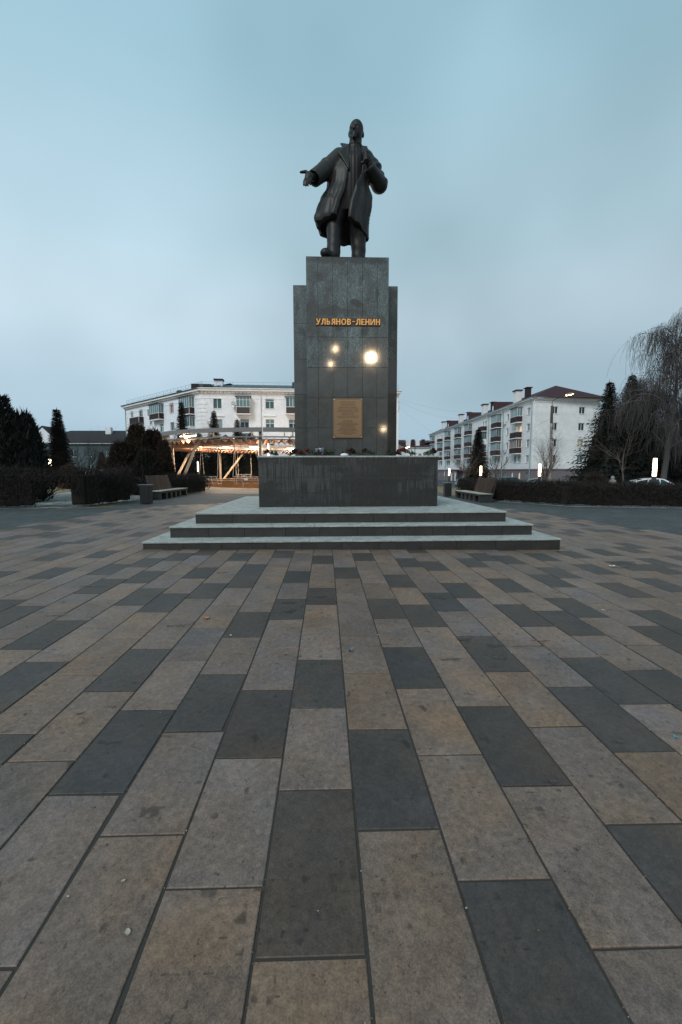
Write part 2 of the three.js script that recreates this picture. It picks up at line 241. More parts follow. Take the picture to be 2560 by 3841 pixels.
// ------------------------------------------------------------------ monument of dark granite
const MX = .633;                                         // axis of the monument
const monument = thing('monument', 'stepped dark granite monument pedestal with tall shaft and golden lettering', 'monument', V(MX, 0, 13.6));
const toLocal = (g) => g.translate(-MX, 0, 13.6);
const specTex = (() => { const a = vnoise(420, 61), b = vnoise(210, 62), c = fbm(6, 4, 63); return (dark, W = 1024, H = 1024, fn = null) => dataTex(W, H, (u, v) => {
  const s = a(u, v) * .6 + b(u * 1.0, v) * .4; let k = .62 + 1.15 * (s - .5) + .25 * (c(u, v) - .5); let q = [k * .98, k, k]; if (fn) { const f = fn(u, v); q = [q[0] * f[0], q[1] * f[1], q[2] * f[2]]; } return q; }); })();
const graniteTex = specTex();
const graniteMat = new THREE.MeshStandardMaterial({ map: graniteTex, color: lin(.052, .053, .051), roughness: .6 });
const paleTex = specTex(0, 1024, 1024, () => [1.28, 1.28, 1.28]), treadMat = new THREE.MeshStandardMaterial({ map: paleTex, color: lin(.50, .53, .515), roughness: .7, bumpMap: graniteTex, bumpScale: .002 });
const coreMat = std(.05, .055, .055, .9);
let polishedMat = null;
function panels(parent, name, along, a0, a1, widths, rows, face, mat, uvf, seed) {   // slabs facing a core; along: 'x' faces the viewer, 'z' faces sideways
  const r = rng(seed); let a = a0, i = 0;
  while (a < a1 - .01) {
    let b = Math.min(a1, a + widths[i % widths.length]); if (a1 - b < .12) b = a1; i++;
    for (let k = 0; k < rows.length - 1; k++) {
      const jut = (r() - .5) * .004, g = .0022, y0 = rows[k] + g, y1 = rows[k + 1] - g;
      let geo = along === 'x' ? B(a + g, b - g, y0, y1, face - .012 - jut, face + .02, .003) : B(face[1] > 0 ? face[0] - .02 : face[0] - .012 - jut, face[1] > 0 ? face[0] + .012 + jut : face[0] + .02, y0, y1, a + g, b - g, .003);
      const pm = Array.isArray(mat) ? mat[k] : mat; mesh(name, toLocal(uvf && pm !== polishedMat ? uvf(geo) : triUV(geo, 1 / 1.1, r(), r())), pm, parent);
    }
    a = b;
  }
}
const ST = [[-3.88, 5.135, 9.2, 17.75, -.10, .2], [-3.5, 4.768, 9.76, 17.3, .165, .453], [-3.08, 4.36, 10.27, 16.9, .418, .705]];
ST.forEach(([x0, x1, Z0, Z1, y0, y1], i) => {
  const th = .036, step = mesh('step', toLocal(triUV(B(x0 + .02, x1 - .02, y0, y1 - th - .001, Z0 + .02, Z1), 1)), coreMat, monument), ys = [y0, y1 - th - .001];
  const nx = ST[i + 1], in0 = nx ? nx[2] + .04 : Z1, o = .018;
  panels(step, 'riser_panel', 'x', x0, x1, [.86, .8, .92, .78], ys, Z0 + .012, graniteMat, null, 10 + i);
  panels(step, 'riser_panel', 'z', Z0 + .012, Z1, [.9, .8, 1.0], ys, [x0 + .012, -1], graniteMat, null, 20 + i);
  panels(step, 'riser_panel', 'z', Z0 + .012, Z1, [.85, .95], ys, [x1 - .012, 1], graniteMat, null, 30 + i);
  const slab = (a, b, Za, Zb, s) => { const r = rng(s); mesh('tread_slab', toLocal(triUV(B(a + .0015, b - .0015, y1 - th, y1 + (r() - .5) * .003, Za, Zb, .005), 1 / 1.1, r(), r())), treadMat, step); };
  const W = [1.22, 1.02, 1.3, .94]; let a = x0 - o, k = 0;
  while (a < x1 + o - .02) { let b = Math.min(x1 + o, a + W[(k + i) % 4]); if (x1 + o - b < .3) b = x1 + o; slab(a, b, Z0 - o, in0, 100 + i * 40 + k++); a = b; }
  if (nx) for (const [sx0, sx1] of [[x0 - o, nx[0] + .04], [nx[1] - .04, x1 + o]]) for (let z = in0 + .002; z < Z1 - .1; z += 1.25) slab(sx0, sx1, z, Math.min(z + 1.246, Z1), 200 + Math.round(z * 9 + sx0));
});
// square base with two courses of facing slabs, whitish lime bloom streaking below the joints
const bx0 = -1.815, bx1 = 3.08, bz0 = 11.81, bz1 = 15.6, by0 = .706, by1 = 2.05;
const baseTex = (() => {
  const st = vnoise(160, 71), bl = fbm(7, 4, 72), fine = vnoise(512, 73);
  return specTex(0, 1536, 480, (u, v) => {   // lime along joints and running down from them, strongest left of the middle
    const col = u * 12, dj = Math.abs(col - Math.round(col)) / 12 * 4.9, y = v, up = y > .595;
    const streak = .45 + 1.5 * (st(u, .13 + v * .02) - .5), patch = sstep(.33, .58, bl(u * 1.0, v * .5 + .2) * .75 + .3 * Math.exp(-((u - .30) ** 2) / .03) * (y > .35 && y < .85 ? 1 : .3));
    let k = .92 + patch * streak * 1.55 * (y > .3 ? 1 : .35);
    const line = Math.exp(-(dj * dj) / .00009) * (.35 + 1.1 * bl(u * 3, v * .7)) + Math.exp(-(((y - .595) * 1.34) ** 2) / .00004) * .7;
    k += line * 2.0 * (.5 + fine(u, v)); return [k * .97, k * .99, k];
  });
})();
const baseMat = new THREE.MeshStandardMaterial({ map: baseTex, color: lin(.042, .044, .044), roughness: .6 });
const base = mesh('base_block', toLocal(triUV(B(bx0 + .02, bx1 - .02, by0, by1, bz0 + .02, bz1), 1)), coreMat, monument);
const baseUV = (g) => { g = triUV(g, 1); const p = g.attributes.position, uv = g.attributes.uv, n = g.attributes.normal; for (let i = 0; i < p.count; i++) uv.setXY(i, ((Math.abs(n.getX(i)) > .7 ? -p.getZ(i) - 10 : p.getX(i) - bx0)) / (bx1 - bx0), (p.getY(i) - by0) / (by1 - by0)); return g; };
const tileW = (bx1 - bx0) / 12;
panels(base, 'facing_slab', 'x', bx0, bx1, [tileW], [by0, 1.513, by1], bz0 + .012, baseMat, baseUV, 41);
panels(base, 'facing_slab', 'z', bz0 + .012, bz1, [tileW], [by0, 1.513, by1], [bx0 + .012, -1], baseMat, baseUV, 42);
panels(base, 'facing_slab', 'z', bz0 + .012, bz1, [tileW], [by0, 1.513, by1], [bx1 - .012, 1], baseMat, baseUV, 43);
for (let k = 0; k < 5; k++) mesh('cap_slab', toLocal(triUV(B(lerp(bx0 - .015, bx1 + .015, k / 5) + .001, lerp(bx0 - .015, bx1 + .015, (k + 1) / 5) - .001, by1 + .0005, 2.093, bz0 - .018, bz1 + .01, .005), 1 / 1.1, k * .3)), treadMat, base);
// shaft: weathered paler stone above, polished darker stone below the joint at 4.56 m
const sx0 = -.5, sx1 = 1.77, sz0 = 12.4, sz1 = 15.0, sTop = 7.49, sRows = [2.094, 2.9, 3.73, 4.56, 5.38, sTop];
const shaftTex = (() => {
  const n1 = fbm(6, 5, 81), n2 = fbm(14, 4, 82), bl = [[.06, .72, .07, .17, .8], [.17, .905, .07, .025, .75], [.30, .735, .2, .028, .75], [.60, .775, .085, .024, 1], [.66, .885, .03, .035, .6], [.36, .708, .035, .018, .8], [.13, .645, .06, .03, .7], [.38, .645, .05, .015, .8], [.72, .645, .06, .03, .8], [.85, .82, .03, .02, .7], [.46, .57, .04, .03, .5], [.5, .99, .6, .022, .8], [.93, .70, .06, .03, .5], [.2, .60, .12, .02, .4], [.55, .725, .2, .02, .5], [.08, .9, .06, .08, .4]];
  return specTex(0, 768, 1536, (u, v) => {
    const wu = u + (n1(u, v) - .5) * .16, wv = v + (n2(u, v) - .5) * .05; let s = 0;
    for (const [bu, bv, ru, rv, a] of bl) s = Math.max(s, a * (1 - sstep(.55, 1.15, Math.hypot((wu - bu) / ru, (wv - bv) / rv))));
    const k = (1 - .58 * s) * (.9 + .8 * (n1(u * 2, v * 2) - .5)); return [k * .92, k, k * 1.02];
  });
})();
const shaftMat = new THREE.MeshPhysicalMaterial({ map: shaftTex, color: lin(.19, .222, .222), roughness: .5, clearcoat: .75, clearcoatRoughness: .065 });
polishedMat = new THREE.MeshPhysicalMaterial({ map: graniteTex, color: lin(.090, .108, .110), roughness: .45, clearcoat: .75, clearcoatRoughness: .065 });   // the lower courses are a darker polished stone
const shaftUV = (g) => { g = triUV(g, 1); const p = g.attributes.position, uv = g.attributes.uv, n = g.attributes.normal; for (let i = 0; i < p.count; i++) uv.setXY(i, ((Math.abs(n.getX(i)) > .7 ? -p.getZ(i) - sz0 : p.getX(i) - sx0)) / (sx1 - sx0), (p.getY(i) - 2.094) / (sTop - 2.094)); return g; };
const shaft = mesh('shaft', toLocal(triUV(B(sx0 + .02, sx1 - .02, 2.0935, sTop - .004, sz0 + .02, sz1), 1)), coreMat, monument);
const courses = [polishedMat, polishedMat, polishedMat, shaftMat, shaftMat];
const cw = [.315, .411, .41, .416, .404, .315];
panels(shaft, 'granite_panel', 'x', sx0, sx1, cw, sRows, sz0 + .012, courses, shaftUV, 51);
panels(shaft, 'granite_panel', 'z', sz0 + .012, sz1, [.43], sRows, [sx0 + .012, -1], courses, shaftUV, 52);
panels(shaft, 'granite_panel', 'z', sz0 + .012, sz1, [.43], sRows, [sx1 - .012, 1], courses, shaftUV, 53);
mesh('top_slab', toLocal(triUV(B(sx0 + .001, sx1 - .001, sTop - .003, sTop + .012, sz0 + .001, sz1, .004), 1)), graniteMat, shaft);
for (const [wx0, wx1, s] of [[-.938, sx0 - .001, -1], [sx1 + .001, 2.203, 1]]) {
  const wing = mesh('wing', toLocal(triUV(B(wx0 + (s < 0 ? .02 : 0), wx1 - (s > 0 ? .02 : 0), 2.0935, 7.196, 13.52, 14.6), 1)), coreMat, monument), rows = [2.094, 3.0, 4.0, 5.05, 6.1, 7.2];
  panels(wing, 'granite_panel', 'x', wx0, wx1, [.6], rows, 13.512, courses, shaftUV, 60 + s);
  panels(wing, 'granite_panel', 'z', 13.512, 14.6, [.54], rows, [s < 0 ? wx0 + .012 : wx1 - .012, s], courses, shaftUV, 64 + s);
}
{ // golden letters on a brown strip of tape and painted shade, and the brass text plate
  const font = await new FontLoader().loadAsync('fonts/droid/droid_sans_bold.typeface.json');
  const rail = mesh('inscription_shade_strip', toLocal(B(-.262, 1.55, 5.672, 5.892, sz0 - .012, sz0 - .0003, .002)), std(.045, .032, .024, .6), monument);  // brown strip stands in for tape and the shadow behind the letters
  const gold = std(.60, .33, .12, .38, { metalness: .5 }), text = 'УЛЬЯНОВ-ЛЕНИН', geos = [];
  let x = 0; for (const ch of text) {
    if (ch === '-') { geos.push([cbox(.07, .026, .03, .003).translate(x + .055, .085, .014), ch]); x += .115; continue; }
    const g = new TextGeometry(ch, { font, size: .163, depth: .022, bevelEnabled: true, bevelSize: .002, bevelThickness: .003, bevelSegments: 1, curveSegments: 5 });
    g.computeBoundingBox(); const w = g.boundingBox.max.x - g.boundingBox.min.x; g.translate(x - g.boundingBox.min.x, 0, 0); x += w + (ch === 'У' ? .004 : .022); geos.push([g, ch]);
  }
  const total = x - .022, k = 1.775 / total;
  for (const [g] of geos) mesh('letter', g.scale(k, 1, 1).translate(-.24 - MX, 5.70, -(sz0 - .014) + 13.6), gold, rail);
  const plq = mesh('text_plate', toLocal(B(.222, 1.05, 2.612, 3.706, sz0 - .03, sz0 - .001, .004)), std(.32, .25, .18, .38, { metalness: .65 }), monument);
  const cv = document.createElement('canvas'); cv.width = 768; cv.height = 1020; const c = cv.getContext('2d');
  c.fillStyle = 'rgb(188,165,138)'; c.fillRect(0, 0, 768, 1020); c.strokeStyle = c.fillStyle = 'rgb(48,38,32)'; c.lineWidth = 7;
  c.beginPath(); const m = 17, q = 42; c.moveTo(m + q, m); c.lineTo(768 - m - q, m); c.arc(768 - m, m, q, Math.PI, Math.PI / 2, true); c.lineTo(768 - m, 1020 - m - q); c.arc(768 - m, 1020 - m, q, -Math.PI / 2, Math.PI, true); c.lineTo(m + q, 1020 - m); c.arc(m, 1020 - m, q, 0, -Math.PI / 2, true); c.lineTo(m, m + q); c.arc(m, m, q, Math.PI / 2, 0, true); c.closePath(); c.stroke();
  const lines = ['СОВЕТСКИЙ ПОЛИТИЧЕСКИЙ', 'И ГОСУДАРСТВЕННЫЙ ДЕЯТЕЛЬ,', 'СОЗДАТЕЛЬ РОССИЙСКОЙ', 'СОЦИАЛ - ДЕМОКРАТИЧЕСКОЙ', 'РАБОЧЕЙ ПАРТИИ (БОЛЬШЕВИКОВ),', 'ГЛАВНЫЙ ОРГАНИЗАТОР И РУКОВОДИТЕЛЬ', 'ОКТЯБРЬСКОЙ РЕВОЛЮЦИИ 1917 ГОДА', 'В РОССИИ, ПЕРВЫЙ ПРЕДСЕДАТЕЛЬ СОВЕТА', 'НАРОДНЫХ КОМИССАРОВ', '(ПРАВИТЕЛЬСТВА) РСФСР', 'СОЗДАТЕЛЬ ПЕРВОГО В МИРОВОЙ ИСТОРИИ', 'СОЦИАЛИСТИЧЕСКОГО ГОСУДАРСТВА', '', 'СОВЕТ СЭЯСИ hЭМ', 'ДЭYЛЭТ ЭШЛЕКЛЕСЕ,', 'РУСИЯ СОЦИАЛ-ДЕМОКРАТИК ЭШЧЕ', 'ПАРТИЯСЕН (БОЛЬШЕВИКЛАР) БУЛДЫРУЧЫ,', '1917 ЕЛДА РУСИЯДЭ ОКТЯБРЬ', 'РЕВОЛЮЦИЯСЕНЕН БАШ', 'ОЕШТЫРУЧЫСЫ hЭМ ЖИТЭКЧЕСЕ,', 'РСФСР ХАЛЫК КОМИССАРЛАРЫ', '(ХОКYМЭТ) СОВЕТЫНЫН БЕРЕНЧЕ РЭИСЕ,', 'БОТЕНДОНЬЯ ТАРИХЫНДА', 'СОЦИАЛИСТИК ДЭYЛЭТКЭ БЕРЕНЧЕ', 'НИГЕЗ САЛУЧЫ'];
  const fs = 27; c.textAlign = 'center'; c.textBaseline = 'middle'; c.font = 'bold ' + fs + 'px sans-serif';
  lines.forEach((t, i) => { c.font = 'bold ' + fs + 'px sans-serif'; const w = c.measureText(t).width; if (w > 640) c.font = 'bold ' + Math.floor(fs * 640 / w) + 'px sans-serif'; c.fillText(t, 384, i < 12 ? 78 + i * 37.6 : 78 + 11 * 37.6 + 42 + (i - 12) * 33.2); });
  const pt = new THREE.CanvasTexture(cv); pt.colorSpace = THREE.SRGBColorSpace; pt.needsUpdate = true;
  mesh('engraved_text', new THREE.PlaneGeometry(.822, 1.088).translate(.636 - MX, 3.159, -(sz0 - .0325) + 13.6), new THREE.MeshStandardMaterial({ map: pt, color: lin(.40, .37, .33), roughness: .36, metalness: .35 }), plq);
  for (const a of [.25, 1.022]) for (const b of [2.642, 3.676]) mesh('screw', new THREE.SphereGeometry(.014, 10, 6).scale(1, 1, .5).translate(a - MX, b, -(sz0 - .034) + 13.6), std(.7, .62, .52, .25, { metalness: .9 }), plq);
}

// ------------------------------------------------------------------ surfaces from distance fields
function nets(f, lo, hi, cell) {
  const n = [0, 1, 2].map((i) => Math.ceil((hi[i] - lo[i]) / cell) + 1), [nx, ny, nz] = n, val = new Float32Array(nx * ny * nz), id = new Int32Array(nx * ny * nz).fill(-1), pos = [], idx = [];
  const at = (x, y, z) => x + nx * (y + ny * z);
  for (let z = 0; z < nz; z++) for (let y = 0; y < ny; y++) for (let x = 0; x < nx; x++) val[at(x, y, z)] = f(lo[0] + x * cell, lo[1] + y * cell, lo[2] + z * cell);
  for (let z = 0; z < nz - 1; z++) for (let y = 0; y < ny - 1; y++) for (let x = 0; x < nx - 1; x++) {
    let m = 0, sx = 0, sy = 0, sz = 0; const c = [];
    for (let k = 0; k < 8; k++) { const v = val[at(x + (k & 1), y + ((k >> 1) & 1), z + (k >> 2))]; c.push(v); if (v < 0) m |= 1 << k; }
    if (m === 0 || m === 255) continue; let cnt = 0;
    for (let a = 0; a < 8; a++) for (const bit of [1, 2, 4]) { const b = a | bit; if (b === a || ((m >> a) & 1) === ((m >> b) & 1)) continue; const t = c[a] / (c[a] - c[b]); sx += (a & 1) + (bit === 1 ? t : 0); sy += ((a >> 1) & 1) + (bit === 2 ? t : 0); sz += (a >> 2) + (bit === 4 ? t : 0); cnt++; }
    id[at(x, y, z)] = pos.length / 3; pos.push(lo[0] + (x + sx / cnt) * cell, lo[1] + (y + sy / cnt) * cell, lo[2] + (z + sz / cnt) * cell);
  }
  const quad = (a, b, c, d, flip) => { if (a < 0 || b < 0 || c < 0 || d < 0) return; if (flip) idx.push(a, c, b, a, d, c); else idx.push(a, b, c, a, c, d); };
  for (let z = 1; z < nz - 1; z++) for (let y = 1; y < ny - 1; y++) for (let x = 1; x < nx - 1; x++) {
    const v = val[at(x, y, z)] < 0;
    if (v !== (val[at(x + 1, y, z)] < 0)) quad(id[at(x, y - 1, z - 1)], id[at(x, y, z - 1)], id[at(x, y, z)], id[at(x, y - 1, z)], !v);
    if (v !== (val[at(x, y + 1, z)] < 0)) quad(id[at(x - 1, y, z - 1)], id[at(x, y, z - 1)], id[at(x, y, z)], id[at(x - 1, y, z)], v);
    if (v !== (val[at(x, y, z + 1)] < 0)) quad(id[at(x - 1, y - 1, z)], id[at(x, y - 1, z)], id[at(x, y, z)], id[at(x - 1, y, z)], !v);
  }
  const g = new THREE.BufferGeometry(); g.setAttribute('position', new THREE.Float32BufferAttribute(pos, 3)); g.setIndex(idx); g.computeVertexNormals();
  return g;
}
const smin = (a, b, k) => { const h = Math.max(k - Math.abs(a - b), 0) / k; return Math.min(a, b) - h * h * k * .25; };
function cone(x, y, z, a, b, ra, rb) { const bx = b[0] - a[0], by = b[1] - a[1], bz = b[2] - a[2], px = x - a[0], py = y - a[1], pz = z - a[2], t = clamp((px * bx + py * by + pz * bz) / (bx * bx + by * by + bz * bz)), dx = px - bx * t, dy = py - by * t, dz = pz - bz * t; return Math.sqrt(dx * dx + dy * dy + dz * dz) - (ra + (rb - ra) * t); }
function ell(x, y, z, c, r) { const px = (x - c[0]) / r[0], py = (y - c[1]) / r[1], pz = (z - c[2]) / r[2], k = Math.sqrt(px * px + py * py + pz * pz), qx = px / r[0], qy = py / r[1], qz = pz / r[2]; return k < 1e-6 ? -Math.min(...r) : k * (k - 1) / Math.sqrt(qx * qx + qy * qy + qz * qz); }
const table = (T) => (y) => { if (y <= T[0][0]) return T[0]; for (let i = 1; i < T.length; i++) if (y <= T[i][0]) { const t = (y - T[i - 1][0]) / (T[i][0] - T[i - 1][0]), s = t * t * (3 - 2 * t) * .5 + t * .5; return T[i].map((v, k) => lerp(T[i - 1][k], v, s)); } return T[T.length - 1]; };
const secDist = (x, z, cx, ax, cz, az) => { const u = (x - cx) / ax, w = (z - cz) / az, k = Math.hypot(u, w); return (k - 1) * Math.min(ax, az) * (k < .001 ? 1 : lerp(1, Math.max(ax, az) / Math.min(ax, az), Math.abs(u) / (Math.abs(u) + Math.abs(w) + 1e-6) * .5)); };
function triDist(px, py, pz, a, b, c) {
  const P = new THREE.Vector3(px, py, pz); triDist.t ??= new THREE.Triangle(); triDist.o ??= new THREE.Vector3(); triDist.t.a.set(...a); triDist.t.b.set(...b); triDist.t.c.set(...c); triDist.t.closestPointToPoint(P, triDist.o); return P.distanceTo(triDist.o);
}

{ // the statue: a man in an open overcoat, one arm held out, the other hand at his lapel
  const statue = thing('statue', 'dark stone statue of bearded man in open overcoat, arm outstretched, on the pedestal', 'statue', V(MX, 7.70, 13.5));
  const torso = table([[1.5, 0, .38, .02, .26], [1.9, .05, .44, .02, .32], [2.4, .12, .46, .03, .33], [2.9, .2, .45, .02, .31], [3.15, .24, .36, 0, .23], [3.3, .26, .2, 0, .17]]);
  const tips = [[-1.19, 1.85, .72], [-1.135, 1.82, .74], [-1.075, 1.835, .73], [-1.01, 1.88, .70]];
  const body = (x, y, z) => {
    let d = 9;
    if (y < 2.1) {
      let L = smin(cone(x, y, z, [-.12, 1.8, -.02], [-.33, 1.0, .17], .28, .215), cone(x, y, z, [-.33, 1.0, .17], [-.37, .18, .36], .215, .195), .1);
      let Rr = smin(cone(x, y, z, [.25, 1.8, -.02], [.38, 1.0, -.02], .28, .235), cone(x, y, z, [.38, 1.0, -.02], [.39, .16, -.04], .235, .2), .1);
      const fold = .006 * Math.sin(y * 21 + x * 6) * sstep(.1, .35, y) * (1 - sstep(.4, 1.0, y)); L += fold; Rr -= fold;
      L = smin(L, Math.max(smin(cone(x, y, z, [-.36, .1, .36], [-.53, .1, .54], .125, .115), ell(x, y, z, [-.60, .13, .60], [.15, .13, .13]), .06), -y), .03);
      Rr = smin(Rr, Math.max(smin(cone(x, y, z, [.39, .1, -.1], [.44, .1, .18], .125, .115), ell(x, y, z, [.45, .1, .24], [.12, .1, .16]), .06), -y), .03);
      d = Math.min(d, smin(Math.max(L, -y), Math.max(Rr, -y), .06));
    }
    if (y > 1.4 && y < 3.5) { const t = torso(y); let q = Math.max(secDist(x, z, t[1], t[2], t[3], t[4]), 1.5 - y, y - 3.3); q += .008 * Math.sin((x - .25) * 60) * sstep(.03, .1, z) * Math.exp(-((x - .25) ** 2) * 60); d = smin(d, q, .1); }
    if (y > 3.0) {
      d = smin(d, cone(x, y, z, [.26, 3.15, 0], [.30, 3.56, .03], .20, .175), .05);
      d = smin(d, Math.hypot(Math.hypot((x - .275), (z - .01) * 1.0) - .175, (y - 3.36)) - .035, .03);
      let h = smin(ell(x, y, z, [.315, 3.80, .015], [.205, .245, .245]), ell(x, y, z, [.285, 3.62, .10], [.165, .185, .18]), .09);
      h = smin(h, cone(x, y, z, [.15, 3.765, .185], [.33, 3.775, .225], .035, .035), .05);
      h = Math.max(h, -(Math.hypot(x - .165, y - 3.715, z - .255) - .04)); h = Math.max(h, -(Math.hypot(x - .305, y - 3.72, z - .27) - .04));
      h = smin(h, Math.min(Math.hypot(x - .172, y - 3.715, z - .225) - .026, Math.hypot(x - .30, y - 3.72, z - .238) - .026), .012);
      h = smin(h, cone(x, y, z, [.24, 3.755, .25], [.222, 3.645, .312], .026, .046), .03);
      h = smin(h, Math.min(cone(x, y, z, [.23, 3.60, .28], [.14, 3.575, .225], .034, .02), cone(x, y, z, [.23, 3.60, .28], [.325, 3.58, .245], .034, .02)), .02);
      h = smin(h, cone(x, y, z, [.245, 3.545, .225], [.225, 3.435, .285], .088, .045), .05);
      h = smin(h, Math.min(ell(x, y, z, [.112, 3.69, .0], [.032, .085, .055]), ell(x, y, z, [.515, 3.70, -.02], [.032, .085, .055])), .02);
      d = smin(d, h, .05);
    }
    if (x < -.6) { // open hand
      let h = smin(cone(x, y, z, [-.86, 2.24, .42], [-.98, 2.16, .56], .10, .095), ell(x, y, z, [-1.05, 2.12, .62], [.115, .125, .075]), .06);
      const kn = [[-1.135, 2.07, .64], [-1.095, 2.035, .665], [-1.045, 2.02, .67], [-.985, 2.03, .655]];
      for (let i = 0; i < 4; i++) { const m = [lerp(kn[i][0], tips[i][0], .5) - .012, lerp(kn[i][1], tips[i][1], .5), lerp(kn[i][2], tips[i][2], .5) + .02]; h = smin(h, Math.min(cone(x, y, z, kn[i], m, .038, .034), cone(x, y, z, m, tips[i], .034, .027)), .016); }
      h = smin(h, Math.min(cone(x, y, z, [-1.0, 2.2, .58], [-1.14, 2.265, .61], .06, .046), cone(x, y, z, [-1.14, 2.265, .61], [-1.27, 2.235, .63], .044, .034)), .03);
      d = smin(d, h, .02);
    }
    if (x > .3 && y > 2.3 && y < 3.1) { // hand closed on the lapel
      let h = cone(x, y, z, [.70, 2.56, .40], [.60, 2.74, .48], .10, .095);
      for (let i = 0; i < 4; i++) { const yy = 2.85 - .064 * i; h = smin(h, Math.min(cone(x, y, z, [.635, yy, .50], [.565, yy + .01, .565], .037, .036), cone(x, y, z, [.565, yy + .01, .565], [.495, yy, .53], .036, .031)), .014); }
      h = smin(h, cone(x, y, z, [.58, 2.64, .5], [.43, 2.60, .50], .045, .034), .03);
      d = smin(d, h, .02);
    }
    return d;
  };
  const ct = table([[.7, -.02, .68, -.06, .58], [.9, -.05, .73, -.06, .58], [1.3, -.11, .81, 0, .58], [1.6, -.05, .80, .02, .54], [1.9, .02, .75, .03, .48], [2.2, .08, .615, .03, .41], [2.5, .11, .60, .02, .385], [2.9, .17, .56, 0, .34], [3.15, .21, .50, -.01, .275], [3.3, .25, .33, -.03, .22], [3.36, .26, .26, -.04, .2]]);
  const gl = table([[1.0, -.30], [1.2, -.27], [1.5, -.19], [2.0, -.02], [2.5, .06], [2.9, .08], [3.3, .10]]), grr = table([[1.0, .03], [1.2, .05], [1.5, .09], [2.0, .24], [2.5, .45], [2.9, .50], [3.3, .44]]);
  const dirA = new THREE.Vector3(-.36, -.44, .30).normalize(), dirB = new THREE.Vector3(-.16, .17, .10).normalize();
  const lap = [[[.10, 3.30, .17], [.07, 2.52, .42], [-.20, 2.98, .335]], [[-.13, 3.39, .06], [.11, 3.42, -.02], [-.02, 3.10, .25]], [[.60, 3.29, .10], [.43, 3.40, -.02], [.50, 2.86, .40]], [[.60, 3.29, .10], [.66, 3.02, .26], [.50, 2.76, .44]]];
  const coat = (x, y, z) => {
    let d = 9;
    if (y < 3.5 && y > .6) {
      const t = ct(y), dx = x - t[1], dz = z - t[3], th = Math.atan2(dx / t[2], dz / t[4]), low = sstep(2.9, 1.3, y);
      d = secDist(x, z, t[1], t[2], t[3], t[4]);
      d -= low * (.075 * (.5 - Math.pow(Math.abs(Math.sin(th * 3.5 + y * .8 + .4)), .6)) + .022 * Math.sin(th * 13 - y * 1.1)) + .010 * Math.sin(y * 9 + th * 4) * sstep(1.8, 2.6, y);
      d -= .045 * Math.exp(-((x - (gl(y)[1] - .11)) ** 2) / .006) * (z > 0 ? low : 0) + .055 * Math.exp(-((x - (grr(y)[1] + .08)) ** 2) / .005) * (z > 0 ? low : 0);
      d = Math.max(d, y - 3.36);
      if (z > -.05) { const inside = Math.max(gl(y)[1] - x, x - grr(y)[1], -.06 - z); d = Math.max(d, -inside); }
      const pk = triDist.t === 0 ? 0 : Math.max(Math.abs((y - 1.78) + .45 * (x + .48)) - .012, Math.abs(x + .47) - .17, -z); d += .02 * (1 - sstep(0, .02, pk));   // pocket edge
      const hem = 1.03 + .19 * z - .15 * x - .10 * sstep(.2, .6, x); d = Math.max(d, hem - y);
      d = Math.max(d, -(ell(x, y, z, [-.05, hem - .05, -.05], [t[2] - .09, .42, t[4] - .09])));   // hollow under the hem
    }
    if (y > 1.7) {
      let a = smin(cone(x, y, z, [-.18, 3.04, 0], [-.56, 2.62, .16], .25, .235), cone(x, y, z, [-.56, 2.62, .16], [-.90, 2.20, .45], .235, .215), .08);
      const ka = (x + .56) * dirA.x + (y - 2.62) * dirA.y + (z - .16) * dirA.z; a += .014 * Math.sin(ka * 26) * (1 - sstep(.0, .3, Math.abs(ka)));
      const ca = (x + .90) * dirA.x + (y - 2.20) * dirA.y + (z - .45) * dirA.z; a = Math.max(a, ca - .03); a = Math.max(a, -Math.max(cone(x, y, z, [-.85, 2.26, .41], [-1.0, 2.08, .53], .17, .17), -.03 - ca - .08));
      const cb = (x - .72) * dirB.x + (y - 2.52) * dirB.y + (z - .36) * dirB.z, fore = Math.max(cone(x, y, z, [1.0, 2.37, -.03], [.70, 2.54, .37], .235, .15), cb - .08);
      let up = smin(cone(x, y, z, [.58, 3.02, -.02], [1.0, 2.38, -.04], .255, .235), ell(x, y, z, [.84, 2.72, 0], [.21, .30, .23]), .08); up += .022 * Math.sin((y * 1.3 - x * .6) * 20) * sstep(2.25, 2.45, y) * sstep(3.0, 2.8, y) * sstep(.7, .9, x);
      const b = smin(up, fore, .05);
      d = smin(d, a, .07); d = smin(d, b, .06);
      if (y > 2.4 && d < .3) for (const T of lap) d = smin(d, triDist(x, y, z, ...T) - .026, .02);
    }
    return d;
  };
  const speckle = (g, seed, base) => { const r = rng(seed), n = g.attributes.position.count, a = new Float32Array(n * 3), p = g.attributes.position, f = fbm(5, 4, seed); for (let i = 0; i < n; i++) { const k = (.6 + .8 * r()) * (.7 + .6 * f(p.getX(i) * .3 + .5, p.getY(i) * .2)), w = f(p.getY(i) * .23, p.getX(i) * .31 + .2); a[i * 3] = base[0] * k * (1 + .5 * (w - .5)); a[i * 3 + 1] = base[1] * k; a[i * 3 + 2] = base[2] * k * (1 - .4 * (w - .5)); } g.setAttribute('color', new THREE.BufferAttribute(a, 3)); return g; };
  const sm = new THREE.MeshPhysicalMaterial({ vertexColors: true, roughness: .5, specularIntensity: .6 });
  const fig = mesh('figure', speckle(nets(body, [-1.4, -.02, -.5], [.95, 4.12, .9], .02), 7, [.011, .0112, .0111]), sm, statue);  // figure coloured darker than the coat, imitating the shade beneath it
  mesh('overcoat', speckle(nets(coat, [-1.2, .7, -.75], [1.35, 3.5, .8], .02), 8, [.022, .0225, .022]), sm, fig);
  mesh('plinth', triUV(B(-.79, .82, -.195, -.001, -.68, .75, .02), 1), std(.05, .045, .042, .7), statue);
}

